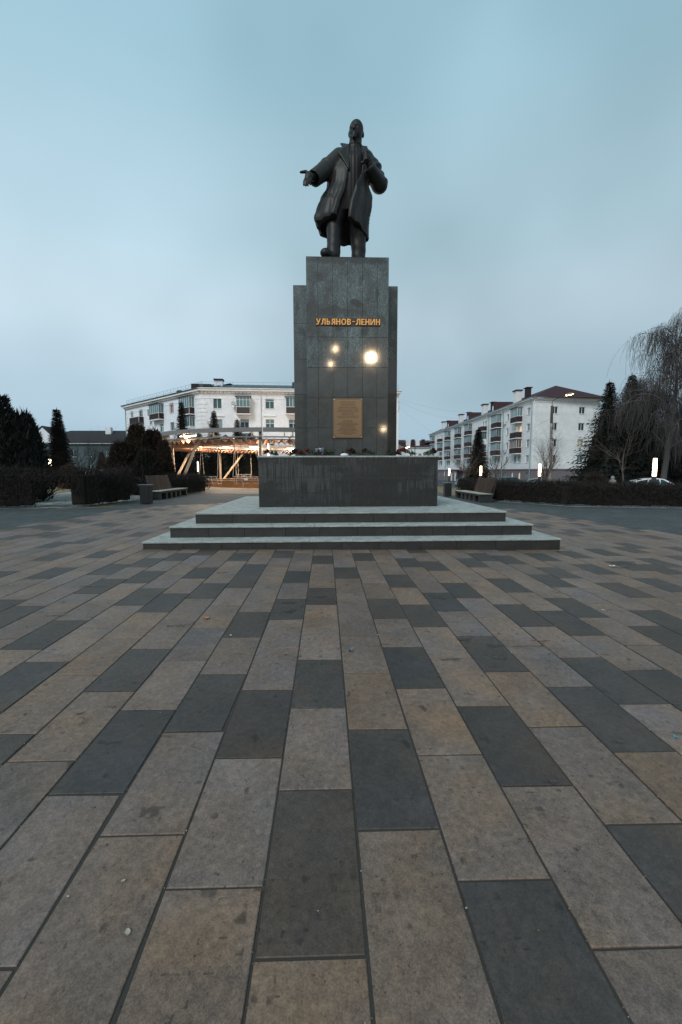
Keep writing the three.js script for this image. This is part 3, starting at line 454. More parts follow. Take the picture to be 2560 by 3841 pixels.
// ------------------------------------------------------------------ flowers laid on the base
{
  const r = rng(900), stemM = std(.03, .055, .025, .8), redM = std(.11, .006, .008, .8), darkRedM = std(.025, .005, .007, .8), leafM = new THREE.MeshStandardMaterial({ color: lin(.022, .04, .018), roughness: .8, side: THREE.DoubleSide });
  const bloom = (s) => { const g = new THREE.IcosahedronGeometry(s, 1), p = g.attributes.position; for (let i = 0; i < p.count; i++) { const k = .75 + .5 * r(); p.setXYZ(i, p.getX(i) * k, p.getY(i) * k * .8, p.getZ(i) * k); } g.computeVertexNormals(); return g; };
  const bunch = (x, Z, n, len, dir, m, label) => {
    const o = thing('flower_bouquet', label, 'flowers', V(x, 2.094, Z), 'flowers laid along the monument base'), st = [], lf = [];
    for (let i = 0; i < n; i++) {
      const a = dir + (r() - .5) * .5, e = .05 + .12 * r(), s = new THREE.Vector3((r() - .5) * .1, .02 + r() * .03, (r() - .5) * .12), t = s.clone().add(new THREE.Vector3(Math.cos(a) * len, e * .8, Math.sin(a) * len * .5)); st.push(rod(s, t, .005, .004, 4));
      for (let k = 0; k < 5; k++) { const q = s.clone().lerp(t, r()); const g = new THREE.PlaneGeometry(.09, .022).rotateX(r() * 3).rotateY(r() * 6).rotateZ(r() * 2).translate(q.x, Math.max(q.y, .03) + r() * .05, q.z); lf.push(g); }
      mesh('bloom', bloom(.028 + .014 * r()).translate(t.x, t.y + .02, t.z), m, o);
    }
    mesh('stems', merge(st), stemM, o); mesh('leaves', merge(lf), leafM, o);
  };
  const L = [[-1.3, 'green stemmed carnations spread at the outer corner beside the swings'], [-1.0, 'loose green stems laid on the base next to the corner bunch'], [-.55, 'small bunch of red carnations lying before the narrow wing'], [-.2, 'red carnations beside the silver wrapped bouquet'], [.45, 'dark red roses lying below the text plate, beside the white bundle'], [.95, 'low bunch of dark red flowers under the text plate edge nearest the street'], [1.35, 'thin green stems along the base edge before the polished shaft'], [1.75, 'dark red flowers heaped against the shaft corner'], [2.1, 'thick heap of dark flowers before the wing facing the street'], [2.45, 'bright red carnations with long stems pointing at the street corner'], [2.75, 'long stemmed flowers lying at the base corner near the street']];
  L.forEach(([x, l], i) => bunch(x, 11.98 + .1 * r(), 7 + Math.floor(r() * 4), .26 + .1 * r(), i % 3 === 1 ? .3 : 2.8 + r() * .6, i % 2 ? redM : darkRedM, l));
  const w = thing('wrapped_bouquet', 'bouquet in crumpled silver foil lying on the monument base', 'flowers', V(-.13, 2.094, 12.08)), foil = [];
  for (let i = 0; i < 26; i++) foil.push(new THREE.PlaneGeometry(.10, .08).rotateX(r() * 3).rotateY(r() * 6).translate((r() - .5) * .2 - .02, .08 + r() * .12, (r() - .5) * .12));
  mesh('foil', merge(foil), new THREE.MeshStandardMaterial({ color: lin(.55, .60, .65), roughness: .3, metalness: .7, side: THREE.DoubleSide }), w);
  const dk = []; for (let i = 0; i < 60; i++) dk.push(new THREE.PlaneGeometry(.08, .03).rotateX(r() * 3).rotateY(r() * 6).translate(.05 + r() * .34, .04 + r() * .13, (r() - .5) * .16)); mesh('leaves', merge(dk), leafM, w);
  for (let i = 0; i < 5; i++) mesh('bloom', bloom(.03).translate(-.12 + .03 * i, .05 + .02 * r(), .08), redM, w);
  const sg = new THREE.IcosahedronGeometry(.1, 2), p = sg.attributes.position; for (let i = 0; i < p.count; i++) p.setXYZ(i, p.getX(i) * 1.15, Math.max(-.02, p.getY(i) * .55), p.getZ(i)); sg.computeVertexNormals();
  single('white_bundle', sg.translate(.52, 2.115, -11.93), std(.62, .66, .68, .6), 'small white wrapped bundle lying at the front edge of the base', 'bundle');
}

// ------------------------------------------------------------------ swing pavilion: a ring canopy on posts, lit by tubes
const PC = { x: -5.2, Z: 49.5 };
const onRing = (deg, R, y) => { const a = deg * Math.PI / 180; return new THREE.Vector3(-R * Math.sin(a), y, R * Math.cos(a)); };   // 0 deg faces the plaza; local to the ring's centre
const woodTex = (() => { const a = fbm(4, 3, 501), b = vnoise(200, 502), c = vnoise(64, 503); return dataTex(512, 512, (u, v) => { const k = .70 + .3 * (b(u * .12, v) - .5) + .2 * (c(u * .3, v * 1.4) - .5) + .2 * (a(u, v) - .5); return [k, k * .95, k * .88]; }); })();
const woodMat = new THREE.MeshStandardMaterial({ map: woodTex, color: lin(.86, .76, .66), roughness: .7 }), slatMat = new THREE.MeshStandardMaterial({ map: woodTex, color: lin(.46, .22, .15), roughness: .6 });
const slatPale = new THREE.MeshStandardMaterial({ map: woodTex, color: lin(.70, .52, .40), roughness: .65 }), beamMat = std(.17, .165, .16, .7);
{
  const pav = thing('swing_pavilion', 'round timber pavilion with slatted ring canopy and warm tube lights behind the monument', 'pavilion', V(PC.x, gy(PC.x, 36), PC.Z));
  const arc = (name, R, y0, y1, th, a0, a1, mat, steps) => {
    const g = []; for (let i = 0; i < steps; i++) { const p = onRing(lerp(a0, a1, i / steps), R, (y0 + y1) / 2), q = onRing(lerp(a0, a1, (i + 1) / steps), R, (y0 + y1) / 2), d = q.clone().sub(p); g.push(triUV(cbox(d.length() + .01, y1 - y0, th, .006)).rotateY(Math.atan2(-d.z, d.x)).translate((p.x + q.x) / 2, (p.y + q.y) / 2, (p.z + q.z) / 2)); }
    return mesh(name, merge(g), mat, pav);
  };
  for (let k = 0; k < 12; k++) { arc('upper_rim', 13.0, 4.86, 5.22, .14, k * 30 + .2, k * 30 + 29.8, beamMat, 5); arc('lower_rim', 12.95, 4.40, 4.50, .2, k * 30 + .2, k * 30 + 29.8, beamMat, 5); arc('inner_rim', 9.6, 4.40, 4.52, .16, k * 30 + .2, k * 30 + 29.8, beamMat, 5); }
  for (let k = 0; k < 3; k++) for (let s = 0; s < 6; s++) arc('fascia_board', 12.86, 4.52 + k * .118, 4.625 + k * .118, .03, 78 + s * 34, 78 + s * 34 + 33.7, woodMat, 6);
  for (let k = 0; k < 2; k++) arc('fascia_board', 12.84, 4.54 + k * .17, 4.70 + k * .17, .03, 44, 77, woodMat, 6);
  const r = rng(610), slatG = triUV(cbox(.48, .025, 3.15, .003)), N = 250;   // radial louvres hung in the ring, tilted in turn
  for (let i = 0; i < N; i++) { const a = (i + .5) / N * 360, m = mesh('louvre', slatG, i % 3 === 1 ? slatPale : slatMat, pav), p = onRing(a, 11.28, 4.15 + .05 * (r() - .5)); m.position.copy(p); m.rotation.order = 'YXZ'; m.rotation.y = -a * Math.PI / 180; m.rotation.z = (i % 2 ? .95 : -.62) + .25 * (r() - .5); }
  for (let k = 0; k < 24; k++) { const a = k * 15 + 4; mesh('strut', triUV(bar(onRing(a, 12.96, 4.5), onRing(a, 12.96, 4.86), .12)), woodMat, pav); if (k % 2) mesh('strut', triUV(bar(onRing(a + 3, 12.9, 4.5), onRing(a + 3, 12.3, 4.86), .09)), woodMat, pav); mesh('joist', triUV(bar(onRing(a, 12.85, 4.55), onRing(a, 9.7, 4.55), .09, .14)), woodMat, pav); }
  for (let k = 0; k < 8; k++) { const a = k * 45 + 1; mesh('post', triUV(bar(onRing(a, 12.75, -.02), onRing(a, 12.75, k === 0 ? 5.22 : 4.4), .23, .23, .01)), k === 0 ? beamMat : woodMat, pav); mesh('post_foot', bar(onRing(a, 12.75, -.02), onRing(a, 12.75, .18), .36), beamMat, pav); }
  for (const [a0, R0, a1, R1] of [[41, 12.5, 27, 12.6], [47, 12.2, 60, 11.5], [92, 12.2, 115, 12.6], [133, 11.8, 150, 11], [180, 12, 195, 12.6], [225, 12, 240, 12.6], [-42, 12.5, -27, 12.6], [-90, 12, -110, 12.6], [-5, 12.5, -20, 12.6]]) mesh('brace', triUV(bar(onRing(a0, R0, .02), onRing(a1, R1, 4.45), .21, .21, .01)), woodMat, pav);
  // boarded-up fountain in the middle: chipboard wall with a pale rim
  const osbTex = (() => { const a = vnoise(90, 520), b = vnoise(60, 521), c = vnoise(140, 522); return dataTex(512, 512, (u, v) => { const k = .42 + .55 * Math.max(a(u, v * .4), b(u * .35, v)) * (.6 + .6 * c(u, v)); return [k, k * .70, k * .40]; }); })();
  const osb = new THREE.MeshStandardMaterial({ map: osbTex, color: lin(.55, .5, .46), roughness: .8 });
  for (let k = 0; k < 20; k++) { const m = arc('chipboard_panel', 8.5, 0, .66, .03, k * 18 + .15, k * 18 + 17.85, osb, 3); m.castShadow = true; arc('rim_board', 8.42, .66, .70, .4, k * 18 + .1, k * 18 + 17.9, woodMat, 3); }
  // tube lamps under the canopy, each with its light
  const tubeM = glow(1, .82, .62, 4), WARM = lin(1, .73, .50);
  for (const [a, R, y, len, pow] of [[33, 12.6, 4.70, 2.1, 22], [60, 8.9, 4.5, 1.4, 58], [100, 8.9, 4.6, 1.5, 58], [128, 8.9, 4.55, 1.5, 58], [153, 8.9, 4.7, 1.4, 58], [185, 8.9, 4.6, 1.5, 58], [10, 8.9, 4.5, 1.4, 58], [-40, 8.9, 4.5, 1.5, 58], [-90, 8.9, 4.6, 1.5, 58], [-135, 8.9, 4.6, 1.5, 58]]) {
    const p = onRing(a, R, y), g = cyl(.045, .045, len, 10).rotateZ(Math.PI / 2).rotateY(-a * Math.PI / 180); const t = mesh('lamp_tube', g, tubeM, pav); t.position.copy(p);
    const l = new THREE.PointLight(WARM, pow, 0, 2); l.position.set(p.x, p.y - .12, p.z); l.castShadow = true; l.shadow.radius = 8; pav.add(l); l.name = 'tube_light';
  }
  for (const [a, R] of [[-1.8, 12.55], [62, 9]]) { const t = mesh('lamp_tube', cyl(.05, .05, 1.0, 10), tubeM, pav); t.position.copy(onRing(a, R, a < 0 ? 3.4 : 2.1)); const l = new THREE.PointLight(WARM, 10, 0, 2); l.position.copy(onRing(a, R - .2, a < 0 ? 3.4 : 2.1)); pav.add(l); if (a > 0) mesh('lamp_post', cyl(.05, .05, 1.62, 8).translate(...onRing(a, R, .8).toArray()), beamMat, pav); }
  // swings hanging from the ring
  const steel = std(.45, .43, .40, .4, { metalness: .4 }), seatM = new THREE.MeshStandardMaterial({ map: woodTex, color: lin(.42, .27, .17), roughness: .7 }), backM = std(.10, .085, .075, .8);
  const swing = (deg, label, w = 1.85) => {
    const o = thing('bench_swing', label, 'swing', new THREE.Vector3(PC.x, gy(PC.x, 36), -PC.Z).add(onRing(deg, 11.6, 0)), 'bench swings hanging in the pavilion'); o.rotation.y = -deg * Math.PI / 180;
    for (let k = 0; k < 4; k++) mesh('seat_slat', triUV(B(-w / 2, w / 2, .53, .56, -.22 + k * .115, -.12 + k * .115)), seatM, o);
    for (let k = 0; k < 4; k++) mesh('back_slat', triUV(bar(new THREE.Vector3(-w / 2, .66 + k * .125, .26 + k * .035), new THREE.Vector3(w / 2, .66 + k * .125, .26 + k * .035), .03, .1)), backM, o);
    mesh('back_rail', bar(new THREE.Vector3(-w / 2, 1.14, .4), new THREE.Vector3(w / 2, 1.14, .4), .04), steel, o);
    for (const s of [-.5, -.17, .17, .5]) mesh('bracket', merge([bar(new THREE.Vector3(s * w, .51, -.26), new THREE.Vector3(s * w, .51, .2), .04), bar(new THREE.Vector3(s * w, .51, .2), new THREE.Vector3(s * w, 1.14, .41), .04)]), steel, o);
    mesh('name_plate', B(-.16, .16, .82, .98, -.40, -.385), std(.55, .55, .54, .5), o);
    for (const s of [-1, 1]) { const top = new THREE.Vector3(s * (w / 2), 4.0, .05); for (const z of [-.22, .36]) mesh('rope', rod(new THREE.Vector3(s * w / 2 + (z > 0 ? .1 * s : 0), z > 0 ? 1.1 : .54, z), top, .018, .018, 5), std(.55, .47, .38, .8), o); }
  };
  swing(25.5, 'bench swing with dark back beside the diagonal timber braces'); swing(8, 'bench swing hanging in front of the chipboard wall near the monument', 2.1); swing(150, 'bench swing on the far side of the chipboard ring'); swing(72, 'bench swing close behind the leaning braces by the thuja');
  single('rubbish_bag', new THREE.IcosahedronGeometry(.24, 2).scale(1.2, .7, 1).translate(PC.x + .2, gy(PC.x, 36) + .16, -(PC.Z - 8.95)), std(.02, .02, .022, .35), 'black rubbish bag lying against the chipboard wall', 'bag');
}

// ------------------------------------------------------------------ buildings
const plasterTex = (() => { const a = fbm(6, 6, 701), b = vnoise(300, 702), c = fbm(20, 3, 703); return dataTex(1024, 1024, (u, v) => { const k = .94 + .10 * (a(u, v) - .5) + .05 * (b(u, v) - .5) - .09 * sstep(.62, .75, c(u, v * .4)) * sstep(.45, .6, a(u, v)); return [k, k, k * .99]; }); })();
const brickTex = (() => { const a = fbm(6, 5, 711), b = vnoise(256, 712); return dataTex(1024, 1024, (u, v) => { const row = Math.floor(v * 52), f = v * 52 - row, k = .92 + .10 * (b((u * 16 + row * .5) / 256 * 16, row / 52) - .5) + .12 * (a(u, v) - .5) - (f < .14 ? .10 : 0); return [k, k, k]; }); })();
const wallWhite = new THREE.MeshStandardMaterial({ map: plasterTex, color: lin(.82, .86, .93), roughness: .9 }), trimWhite = new THREE.MeshStandardMaterial({ map: plasterTex, color: lin(.88, .89, .91), roughness: .85 });
const brickWhite = new THREE.MeshStandardMaterial({ map: brickTex, color: lin(.84, .87, .88), roughness: .92, bumpMap: brickTex, bumpScale: .01 });
const wallGrey = new THREE.MeshStandardMaterial({ map: plasterTex, color: lin(.17, .155, .175), roughness: .92 }), wallTeal = new THREE.MeshStandardMaterial({ map: plasterTex, color: lin(.085, .125, .145), roughness: .92 });
const tanWall = new THREE.MeshStandardMaterial({ map: brickTex, color: lin(.30, .22, .17), roughness: .92 });
const maroon = std(.026, .011, .013, .8), maroonRoof = new THREE.MeshStandardMaterial({ map: plasterTex, color: lin(.040, .016, .021), roughness: .9 }), darkRoof = new THREE.MeshStandardMaterial({ map: plasterTex, color: lin(.022, .020, .025), roughness: .9 });
const zinc = new THREE.MeshStandardMaterial({ map: plasterTex, color: lin(.06, .085, .10), roughness: .6 }), pvc = std(.66, .69, .70, .5), oldFrame = std(.35, .38, .37, .7), darkMetal = std(.03, .03, .033, .5), pipeM = std(.22, .33, .36, .5), pipeW = std(.60, .66, .68, .5);
const panes = [std(.020, .040, .046, .08), std(.05, .10, .11, .10), std(.11, .19, .20, .12), std(.24, .30, .30, .2), std(.012, .02, .024, .06)];
const litPanes = [glow(1, .50, .20, .42), glow(1, .62, .34, .30), glow(.9, .42, .2, .16)];
const BR = rng(4242);
class Facade {
  constructor(group, P0, P1, yb) { this.g = group; this.P0 = P0; const dx = P1[0] - P0[0], dZ = P1[1] - P0[1]; this.L = Math.hypot(dx, dZ); this.u = new THREE.Vector3(dx / this.L, 0, -dZ / this.L); this.n = new THREE.Vector3().crossVectors(this.u, new THREE.Vector3(0, 1, 0)); this.yb = yb;
    this.M = new THREE.Matrix4().makeBasis(this.u, new THREE.Vector3(0, 1, 0), this.n).setPosition(P0[0] - group.position.x, -group.position.y, -P0[1] - group.position.z); this.holes = []; }
  hit(px, py) { const [a, b, c] = ray(px, py), d = new THREE.Vector3(a, b, -c), o = new THREE.Vector3(this.P0[0], 0, -this.P0[1]).sub(new THREE.Vector3(0, EYE, 0)), t = o.dot(this.n) / d.dot(this.n), p = d.multiplyScalar(t).add(new THREE.Vector3(0, EYE, 0)); return [p.clone().sub(new THREE.Vector3(this.P0[0], 0, -this.P0[1])).dot(this.u), p.y]; }
  rect(x0, y0, x1, y1) { const xm = (x0 + x1) / 2, ym = (y0 + y1) / 2; return [this.hit(x0, ym)[0], this.hit(x1, ym)[0], this.hit(xm, y1)[1], this.hit(xm, y0)[1]]; }
  put(name, geo, mat, parent) { return mesh(name, geo.applyMatrix4(this.M), mat, parent ?? this.g); }
  box(name, s0, s1, y0, y1, z0, z1, mat, parent, b = .01) { return this.put(name, triUV(cbox(s1 - s0, y1 - y0, z1 - z0, b).translate((s0 + s1) / 2, (y0 + y1) / 2, (z0 + z1) / 2), .25, BR()), mat, parent); }
  wall(name, y0, y1, mat) {
    const s = new THREE.Shape([[0, y0], [this.L, y0], [this.L, y1], [0, y1]].map((p) => new THREE.Vector2(...p)));
    for (const [a, b, c, d] of this.holes) if (c > y0 && d < y1 && a > 0 && b < this.L) s.holes.push(new THREE.Path([[a, c], [a, d], [b, d], [b, c]].map((p) => new THREE.Vector2(...p))));
    return this.put(name, triUV(new THREE.ExtrudeGeometry(s, { depth: .4, bevelEnabled: false }).translate(0, 0, -.4), .22), mat);
  }
  window(s0, s1, y0, y1, o = {}) {
    const z = -.2, f = .07, fr = [], bx = (a, b, c, d, e = z, h = z + .07) => cbox(b - a, d - c, h - e, .006).translate((a + b) / 2, (c + d) / 2, (e + h) / 2), W = s1 - s0;
    fr.push(bx(s0, s0 + f, y0, y1), bx(s1 - f, s1, y0, y1), bx(s0 + f, s1 - f, y0, y0 + f), bx(s0 + f, s1 - f, y1 - f, y1)); const ty = o.transom ? y0 + (y1 - y0) * o.transom : 0;
    const cuts = o.cuts ?? (W > .8 ? [.5] : []); for (const c of cuts) fr.push(bx(s0 + W * c - .04, s0 + W * c + .04, y0 + f, ty || y1 - f)); if (ty) { fr.push(bx(s0 + f, s1 - f, ty, ty + .07)); if (o.both) fr.push(bx(s0 + W * .5 - .04, s0 + W * .5 + .04, ty + .07, y1 - f)); }
    this.holes.push([s0, s1, y0, y1]); const w = this.put('window', merge(fr), o.frame ?? pvc);
    const e = [s0 + f * .5, ...cuts.map((c) => s0 + W * c), s1 - f * .5];
    for (let i = 0; i < e.length - 1; i++) { this.box('pane', e[i] + .01, e[i + 1] - .01, y0 + .03, (ty || y1) - .03, z + .01, z + .035, o.pane ?? panes[Math.floor(BR() * (i ? 4 : 3))], w, .002); }
    if (ty) this.box('pane', s0 + .04, s1 - .04, ty + .05, y1 - .03, z + .01, z + .035, o.top ?? panes[2], w, .002);
    if (o.sill !== false) this.box('sill', s0 - .06, s1 + .06, y0 - .06, y0 - .002, -.18, .08, o.sillMat ?? pvc, w);
    return w;
  }
  // balcony: slab, parapet, optional glazing and roof; y is the slab's underside
  balcony(s0, s1, y, o = {}) {
    const d = o.depth ?? .95, b = this.box('balcony', s0 - .06, s1 + .06, y, y + .16, .003, d + .06, o.slab ?? trimWhite), pm = o.panel ?? maroon, h0 = y + .162, h1 = y + .162 + (o.rail ?? 1.02);
    this.box('parapet', s0, s1, h0, h1, d - .05, d, pm, b); for (const s of [s0, s1 - .05]) this.box('parapet', s, s + .05, h0, h1, .004, d - .052, pm, b);
    const fr = [], bx = (a, bb, c, e, p, q) => cbox(bb - a, e - c, q - p, .005).translate((a + bb) / 2, (c + e) / 2, (p + q) / 2); fr.push(bx(s0 - .02, s1 + .02, h1 + .001, h1 + .07, d - .06, d + .015));
    for (const s of [s0 - .02, s1 - .05]) fr.push(bx(s, s + .07, h1 + .001, h1 + .07, .004, d - .062));
    if (o.corner) for (const s of [s0 - .02, s1 - .045]) fr.push(bx(s, s + .065, h0, h1, d - .03, d + .02));
    if (o.glaze) {
      const g1 = y + o.glaze, n = o.n ?? Math.max(3, Math.round((s1 - s0) / .75)), pn = o.pane ?? panes[2];
      for (let i = 0; i <= n; i++) { const s = lerp(s0, s1 - .06, i / n); fr.push(bx(s, s + .06, h1 + .07, g1, d - .05, d + .01)); } fr.push(bx(s0, s1, g1, g1 + .08, d - .06, d + .02)); if (o.mid) fr.push(bx(s0, s1, lerp(h1, g1, .72), lerp(h1, g1, .72) + .05, d - .045, d + .005));
      for (const s of [s0, s1 - .06]) { fr.push(bx(s, s + .06, g1, g1 + .08, .004, d - .06), bx(s, s + .06, h1 + .07, g1, .004, .06), bx(s, s + .06, h1 + .07, g1, d * .5, d * .5 + .06)); }
      for (let i = 0; i < n; i++) { const p0 = lerp(s0, s1 - .06, i / n) + .058, p1 = lerp(s0, s1 - .06, (i + 1) / n) + .002; this.box('pane', p0, p1, h1 + .068, g1 + .002, d - .035, d - .01, (i + n) % 3 === 1 && !o.pane ? panes[1] : pn, b, .002); }
      for (const s of [s0 + .02, s1 - .045]) { this.box('pane', s, s + .025, h1 + .068, g1 + .002, .06, d * .5, pn, b, .002); this.box('pane', s, s + .025, h1 + .068, g1 + .002, d * .5 + .06, d - .05, pn, b, .002); }
      this.box('balcony_roof', s0 - .15, s1 + .15, g1 + .082, g1 + .16, .004, d + .25, o.roof ?? darkRoof, b);
    }
    this.put('balcony_frame', merge(fr), o.frame ?? pvc, b); return b;
  }
  pipe(s, y0, y1, mat) { return this.put('drainpipe', merge([cyl(.07, .07, y1 - y0 - .5, 8).translate(s, (y0 + y1 - .5) / 2, .14), rod(new THREE.Vector3(s, y1 - .52, .14), new THREE.Vector3(s - .05, y1, .62), .07, .07, 8), cbox(.2, .3, .2, .02).translate(s - .05, y1 + .02, .62)]), mat); }
  aircon(s, y) { const a = this.box('air_conditioner', s - .4, s + .4, y - .28, y + .28, .12, .42, std(.55, .57, .57, .6)); this.put('fan_grille', new THREE.TorusGeometry(.2, .025, 6, 18).translate(s - .1, y, .43), darkMetal, a); return a; }
}
{ // white rendered block with a bent front, three upper storeys showing above the pavilion
  const Pc = [-20.05, 72], Pl = [-40.94, 91.7], Pr = [12.41, 74], b = thing('apartment_building', 'white rendered apartment block with dentil cornice and maroon balconies behind the pavilion', 'building', V(Pc[0], gy(-20, 60), Pc[1]));
  const A = new Facade(b, Pc, Pr, 0), C = new Facade(b, Pl, Pc, 0), E = 14.85, zA = (x, y) => [750 + x * .24235, 1400 + y * .24235], zC = (x, y) => [420 + x * .22959, 1400 + y * .22959];
  const winA = (x0, y0, x1, y1, o) => A.rect(...zA(x0, y0), ...zA(x1, y1)), rows = [];
  const a1 = winA(205, 385, 340, 545), a3 = winA(1015, 390, 1152, 550), b2 = winA(575, 370, 790, 650), b4 = winA(1335, 370, 1550, 650), c1 = winA(212, 712, 350, 862), c2 = winA(628, 712, 762, 862), c3 = winA(1020, 712, 1155, 862), c4 = winA(1380, 715, 1515, 865), fl = a1[2] - c1[2];
  const pitch = a3[0] - a1[0];
  const W = (f, q, o) => f.window(q[0], q[1], q[2], q[3], o);
  W(A, a1, { pane: panes[1], cuts: [.48] }); W(A, a3, { transom: .72, top: panes[2] }); W(A, c1, { transom: .68, cuts: [.55], top: panes[3], frame: oldFrame, pane: panes[3] }); W(A, c2, { transom: .72, cuts: [.5], frame: oldFrame, top: panes[3], pane: panes[0] }); W(A, c3, { transom: .55, both: true, pane: panes[1] }); W(A, c4, { transom: .6, both: true });
  A.balcony(b2[0], b2[1], b2[2], { glaze: 2.75, corner: true, mid: true, n: 4, roof: darkRoof, pane: panes[2], panel: std(.035, .025, .028, .6) }); A.balcony(b4[0], b4[1], b4[2], { glaze: 2.7, corner: true, n: 4, roof: zinc, panel: std(.035, .025, .028, .6) });
  for (let k = 2; k * pitch / 2 < A.L; k++) for (const [r0] of [[1], [2], [3]]) { const src = k % 2 ? c2 : c1, s = src[0] + Math.floor(k / 2) * pitch; if (s + 1.6 < A.L && !(r0 === 1 && k < 4)) A.window(s, s + 1.45, src[2] - fl * (r0 - 1), src[3] - fl * (r0 - 1), { transom: .6, both: r0 === 2 }); }
  for (let k = 4; k * pitch / 2 + 2 < A.L; k++) { const s = a1[0] + k * pitch / 2; if (s > b4[1] + .3) A.window(s, s + 1.45, a1[2], a1[3], {}); }
  for (const q of [c1, c2]) for (const n of [1, 2]) A.window(q[0], q[1], q[2] - fl * n, q[3] - fl * n, { transom: .6 });
  A.balcony(b2[0] - .1, b2[1] + .1, c2[2] - fl - .3 + .1, { rail: 1, glaze: 2.5 });
  for (const q of [c1, c3]) A.box('lintel_moulding', q[0] - .3, q[1] + .3, q[3] + .45, q[3] + .62, .003, .16, trimWhite);
  A.aircon(A.hit(...zA(165, 770))[0], A.hit(...zA(165, 770))[1]); A.aircon(A.hit(...zA(532, 470))[0], A.hit(...zA(532, 470))[1]);
  { const [s, y] = A.hit(...zA(525, 525)); A.put('satellite_dish', merge([new THREE.SphereGeometry(.36, 14, 6, 0, 6.3, 0, .8).rotateX(1.35).translate(s, y, .15), rod(new THREE.Vector3(s, y, .5), new THREE.Vector3(s, y - .2, 0), .02)]), pvc); }
  A.pipe(A.hit(...zA(945, 400))[0], 2, E - .1, pipeW);
  // receding wing
  const winC = (x0, y0, x1, y1) => C.rect(...zC(x0, y0), ...zC(x1, y1));
  const top = winC(945, 485, 1010, 650), sec = winC(960, 800, 1025, 938), T = (x0, x1, o) => { const q = winC(x0, 500, x1, 640); C.window(q[0], q[1], top[2], top[3], o); }, S = (x0, x1, o) => { const q = winC(x0, 840, x1, 960); C.window(q[0], q[1], sec[2], sec[3], o); for (const n of [1, 2]) C.window(q[0], q[1], sec[2] - n * fl, sec[3] - n * fl, {}); };
  T(303, 347, { pane: panes[2] }); T(440, 500, { pane: panes[0] }); T(945, 1010, { pane: std(.18, .11, .085, .3) }); T(1130, 1165, { pane: panes[0] }); S(315, 360, {}); S(455, 515, {}); S(785, 848, { transom: .65 }); S(960, 1025, { pane: panes[0] });
  { const q = winC(615, 692, 662, 840); C.window(q[0], q[1], q[2], q[3], { transom: .6, both: true }); const p = winC(610, 550, 637, 610); C.window(p[0], p[1], p[2], p[3], {}); C.window(q[0], q[1], q[2] - fl, q[3] - fl, {}); }
  { const q = winC(368, 720, 525, 835); C.balcony(q[0], q[1], top[2] - .98, { corner: true, slab: zinc }); const g = winC(690, 490, 850, 780); C.balcony(g[0], g[1], top[2] - .98, { glaze: 2.75, corner: true, mid: false, pane: panes[2] }); const h = winC(1175, 385, 1350, 690); C.balcony(h[0], Math.min(h[1], C.L - 1.4), top[2] - .98, { glaze: 2.9, corner: true, pane: panes[2] }); C.balcony(h[0], Math.min(h[1], C.L - 1.4), sec[2] - .98, { glaze: 2.8, panel: pvc, pane: panes[1] }); }
  C.pipe(C.hit(...zC(700, 520))[0], 2, E - .1, pipeW); C.pipe(.25, 2, E - .1, pipeM);
  C.box('bare_plaster_patch', C.hit(...zC(585, 640))[0], C.hit(...zC(620, 640))[0], C.hit(...zC(600, 695))[1], C.hit(...zC(600, 590))[1], .002, .006, std(.22, .20, .18, .95));
  A.wall('wall', -2, E, wallWhite); C.wall('wall', -2, E, wallWhite);
  for (const f of [A, C]) {   // cornice, dentils, quoins, roof
    f.box('frieze', -.02, f.L + .02, E - 1.5, E - 1.42, .003, .06, trimWhite); f.box('cornice', -.3, f.L + .3, E - .34, E - .02, .003, .62, trimWhite); f.box('gutter', -.4, f.L + .4, E - .018, E + .12, -.3, .78, f === A ? pipeW : zinc);
    const d = []; for (let s = .2; s < f.L; s += .62) d.push(cbox(.3, .26, .34, .01).translate(s, E - .49, .175)); f.put('dentils', merge(d), trimWhite);
    for (const [s0, s1] of f === A ? [[.02, 1.0]] : [[.05, 1.1], [f.L - 1.25, f.L - .05]]) for (let y = E - 2.0, k = 0; y > 3; y -= .62, k++) f.box('quoin', k % 2 ? s0 + .25 * (s0 < 2 ? 0 : 1) : s0, k % 2 && s0 < 2 ? s1 - .25 : s1, y - .44, y, .003, .06, trimWhite);
    const cs = []; let n = Math.round(f.L / 2.6); for (let i = 0; i <= n; i++) { const s = f.L * i / n; cs.push(cbox(.04, 1.1, .04, .004).translate(s, E + .68, -.35)); if (f === C && i < n) { const q = f.L / n; cs.push(rod(new THREE.Vector3(s, E + .15, -.35), new THREE.Vector3(s + q * .5, E + 1.2, -.35), .015), rod(new THREE.Vector3(s + q * .5, E + 1.2, -.35), new THREE.Vector3(s + q, E + .15, -.35), .015)); } } for (const h of [.7, 1.22]) cs.push(cbox(f.L, .03, .03, .004).translate(f.L / 2, E + h, -.35)); f.put('roof_railing', merge(cs), std(.20, .27, .29, .6));
  }
  const slope = (f, s0, s1) => { const g = new THREE.BufferGeometry(); g.setAttribute('position', new THREE.Float32BufferAttribute([s0, E + .13, -.3, s1, E + .13, -.3, s1, E + 2.0, -6.5, s0, E + .13, -.3, s1, E + 2.0, -6.5, s0, E + 2.0, -6.5, s0, E + 2.0, -6.5, s1, E + 2.0, -6.5, s1, E + .1, -13, s0, E + 2, -6.5, s1, E + .1, -13, s0, E + .1, -13], 3)); g.computeVertexNormals(); return f.put('roof', triUV(g, .2), zinc); };
  const rA = slope(A, .5, A.L + .3); slope(C, -.3, C.L - 1.2);
  for (let s = 1.2; s < A.L; s += .95) A.put('roof_seam', bar(new THREE.Vector3(s, E + .15, -.35), new THREE.Vector3(s, E + 2.02, -6.45), .05), zinc, rA);
  A.box('core', .4, A.L - .1, -2, E - .05, -12.6, -.45, wallWhite); C.box('core', .1, C.L - .5, -2, E - .05, -12.6, -.45, wallWhite);
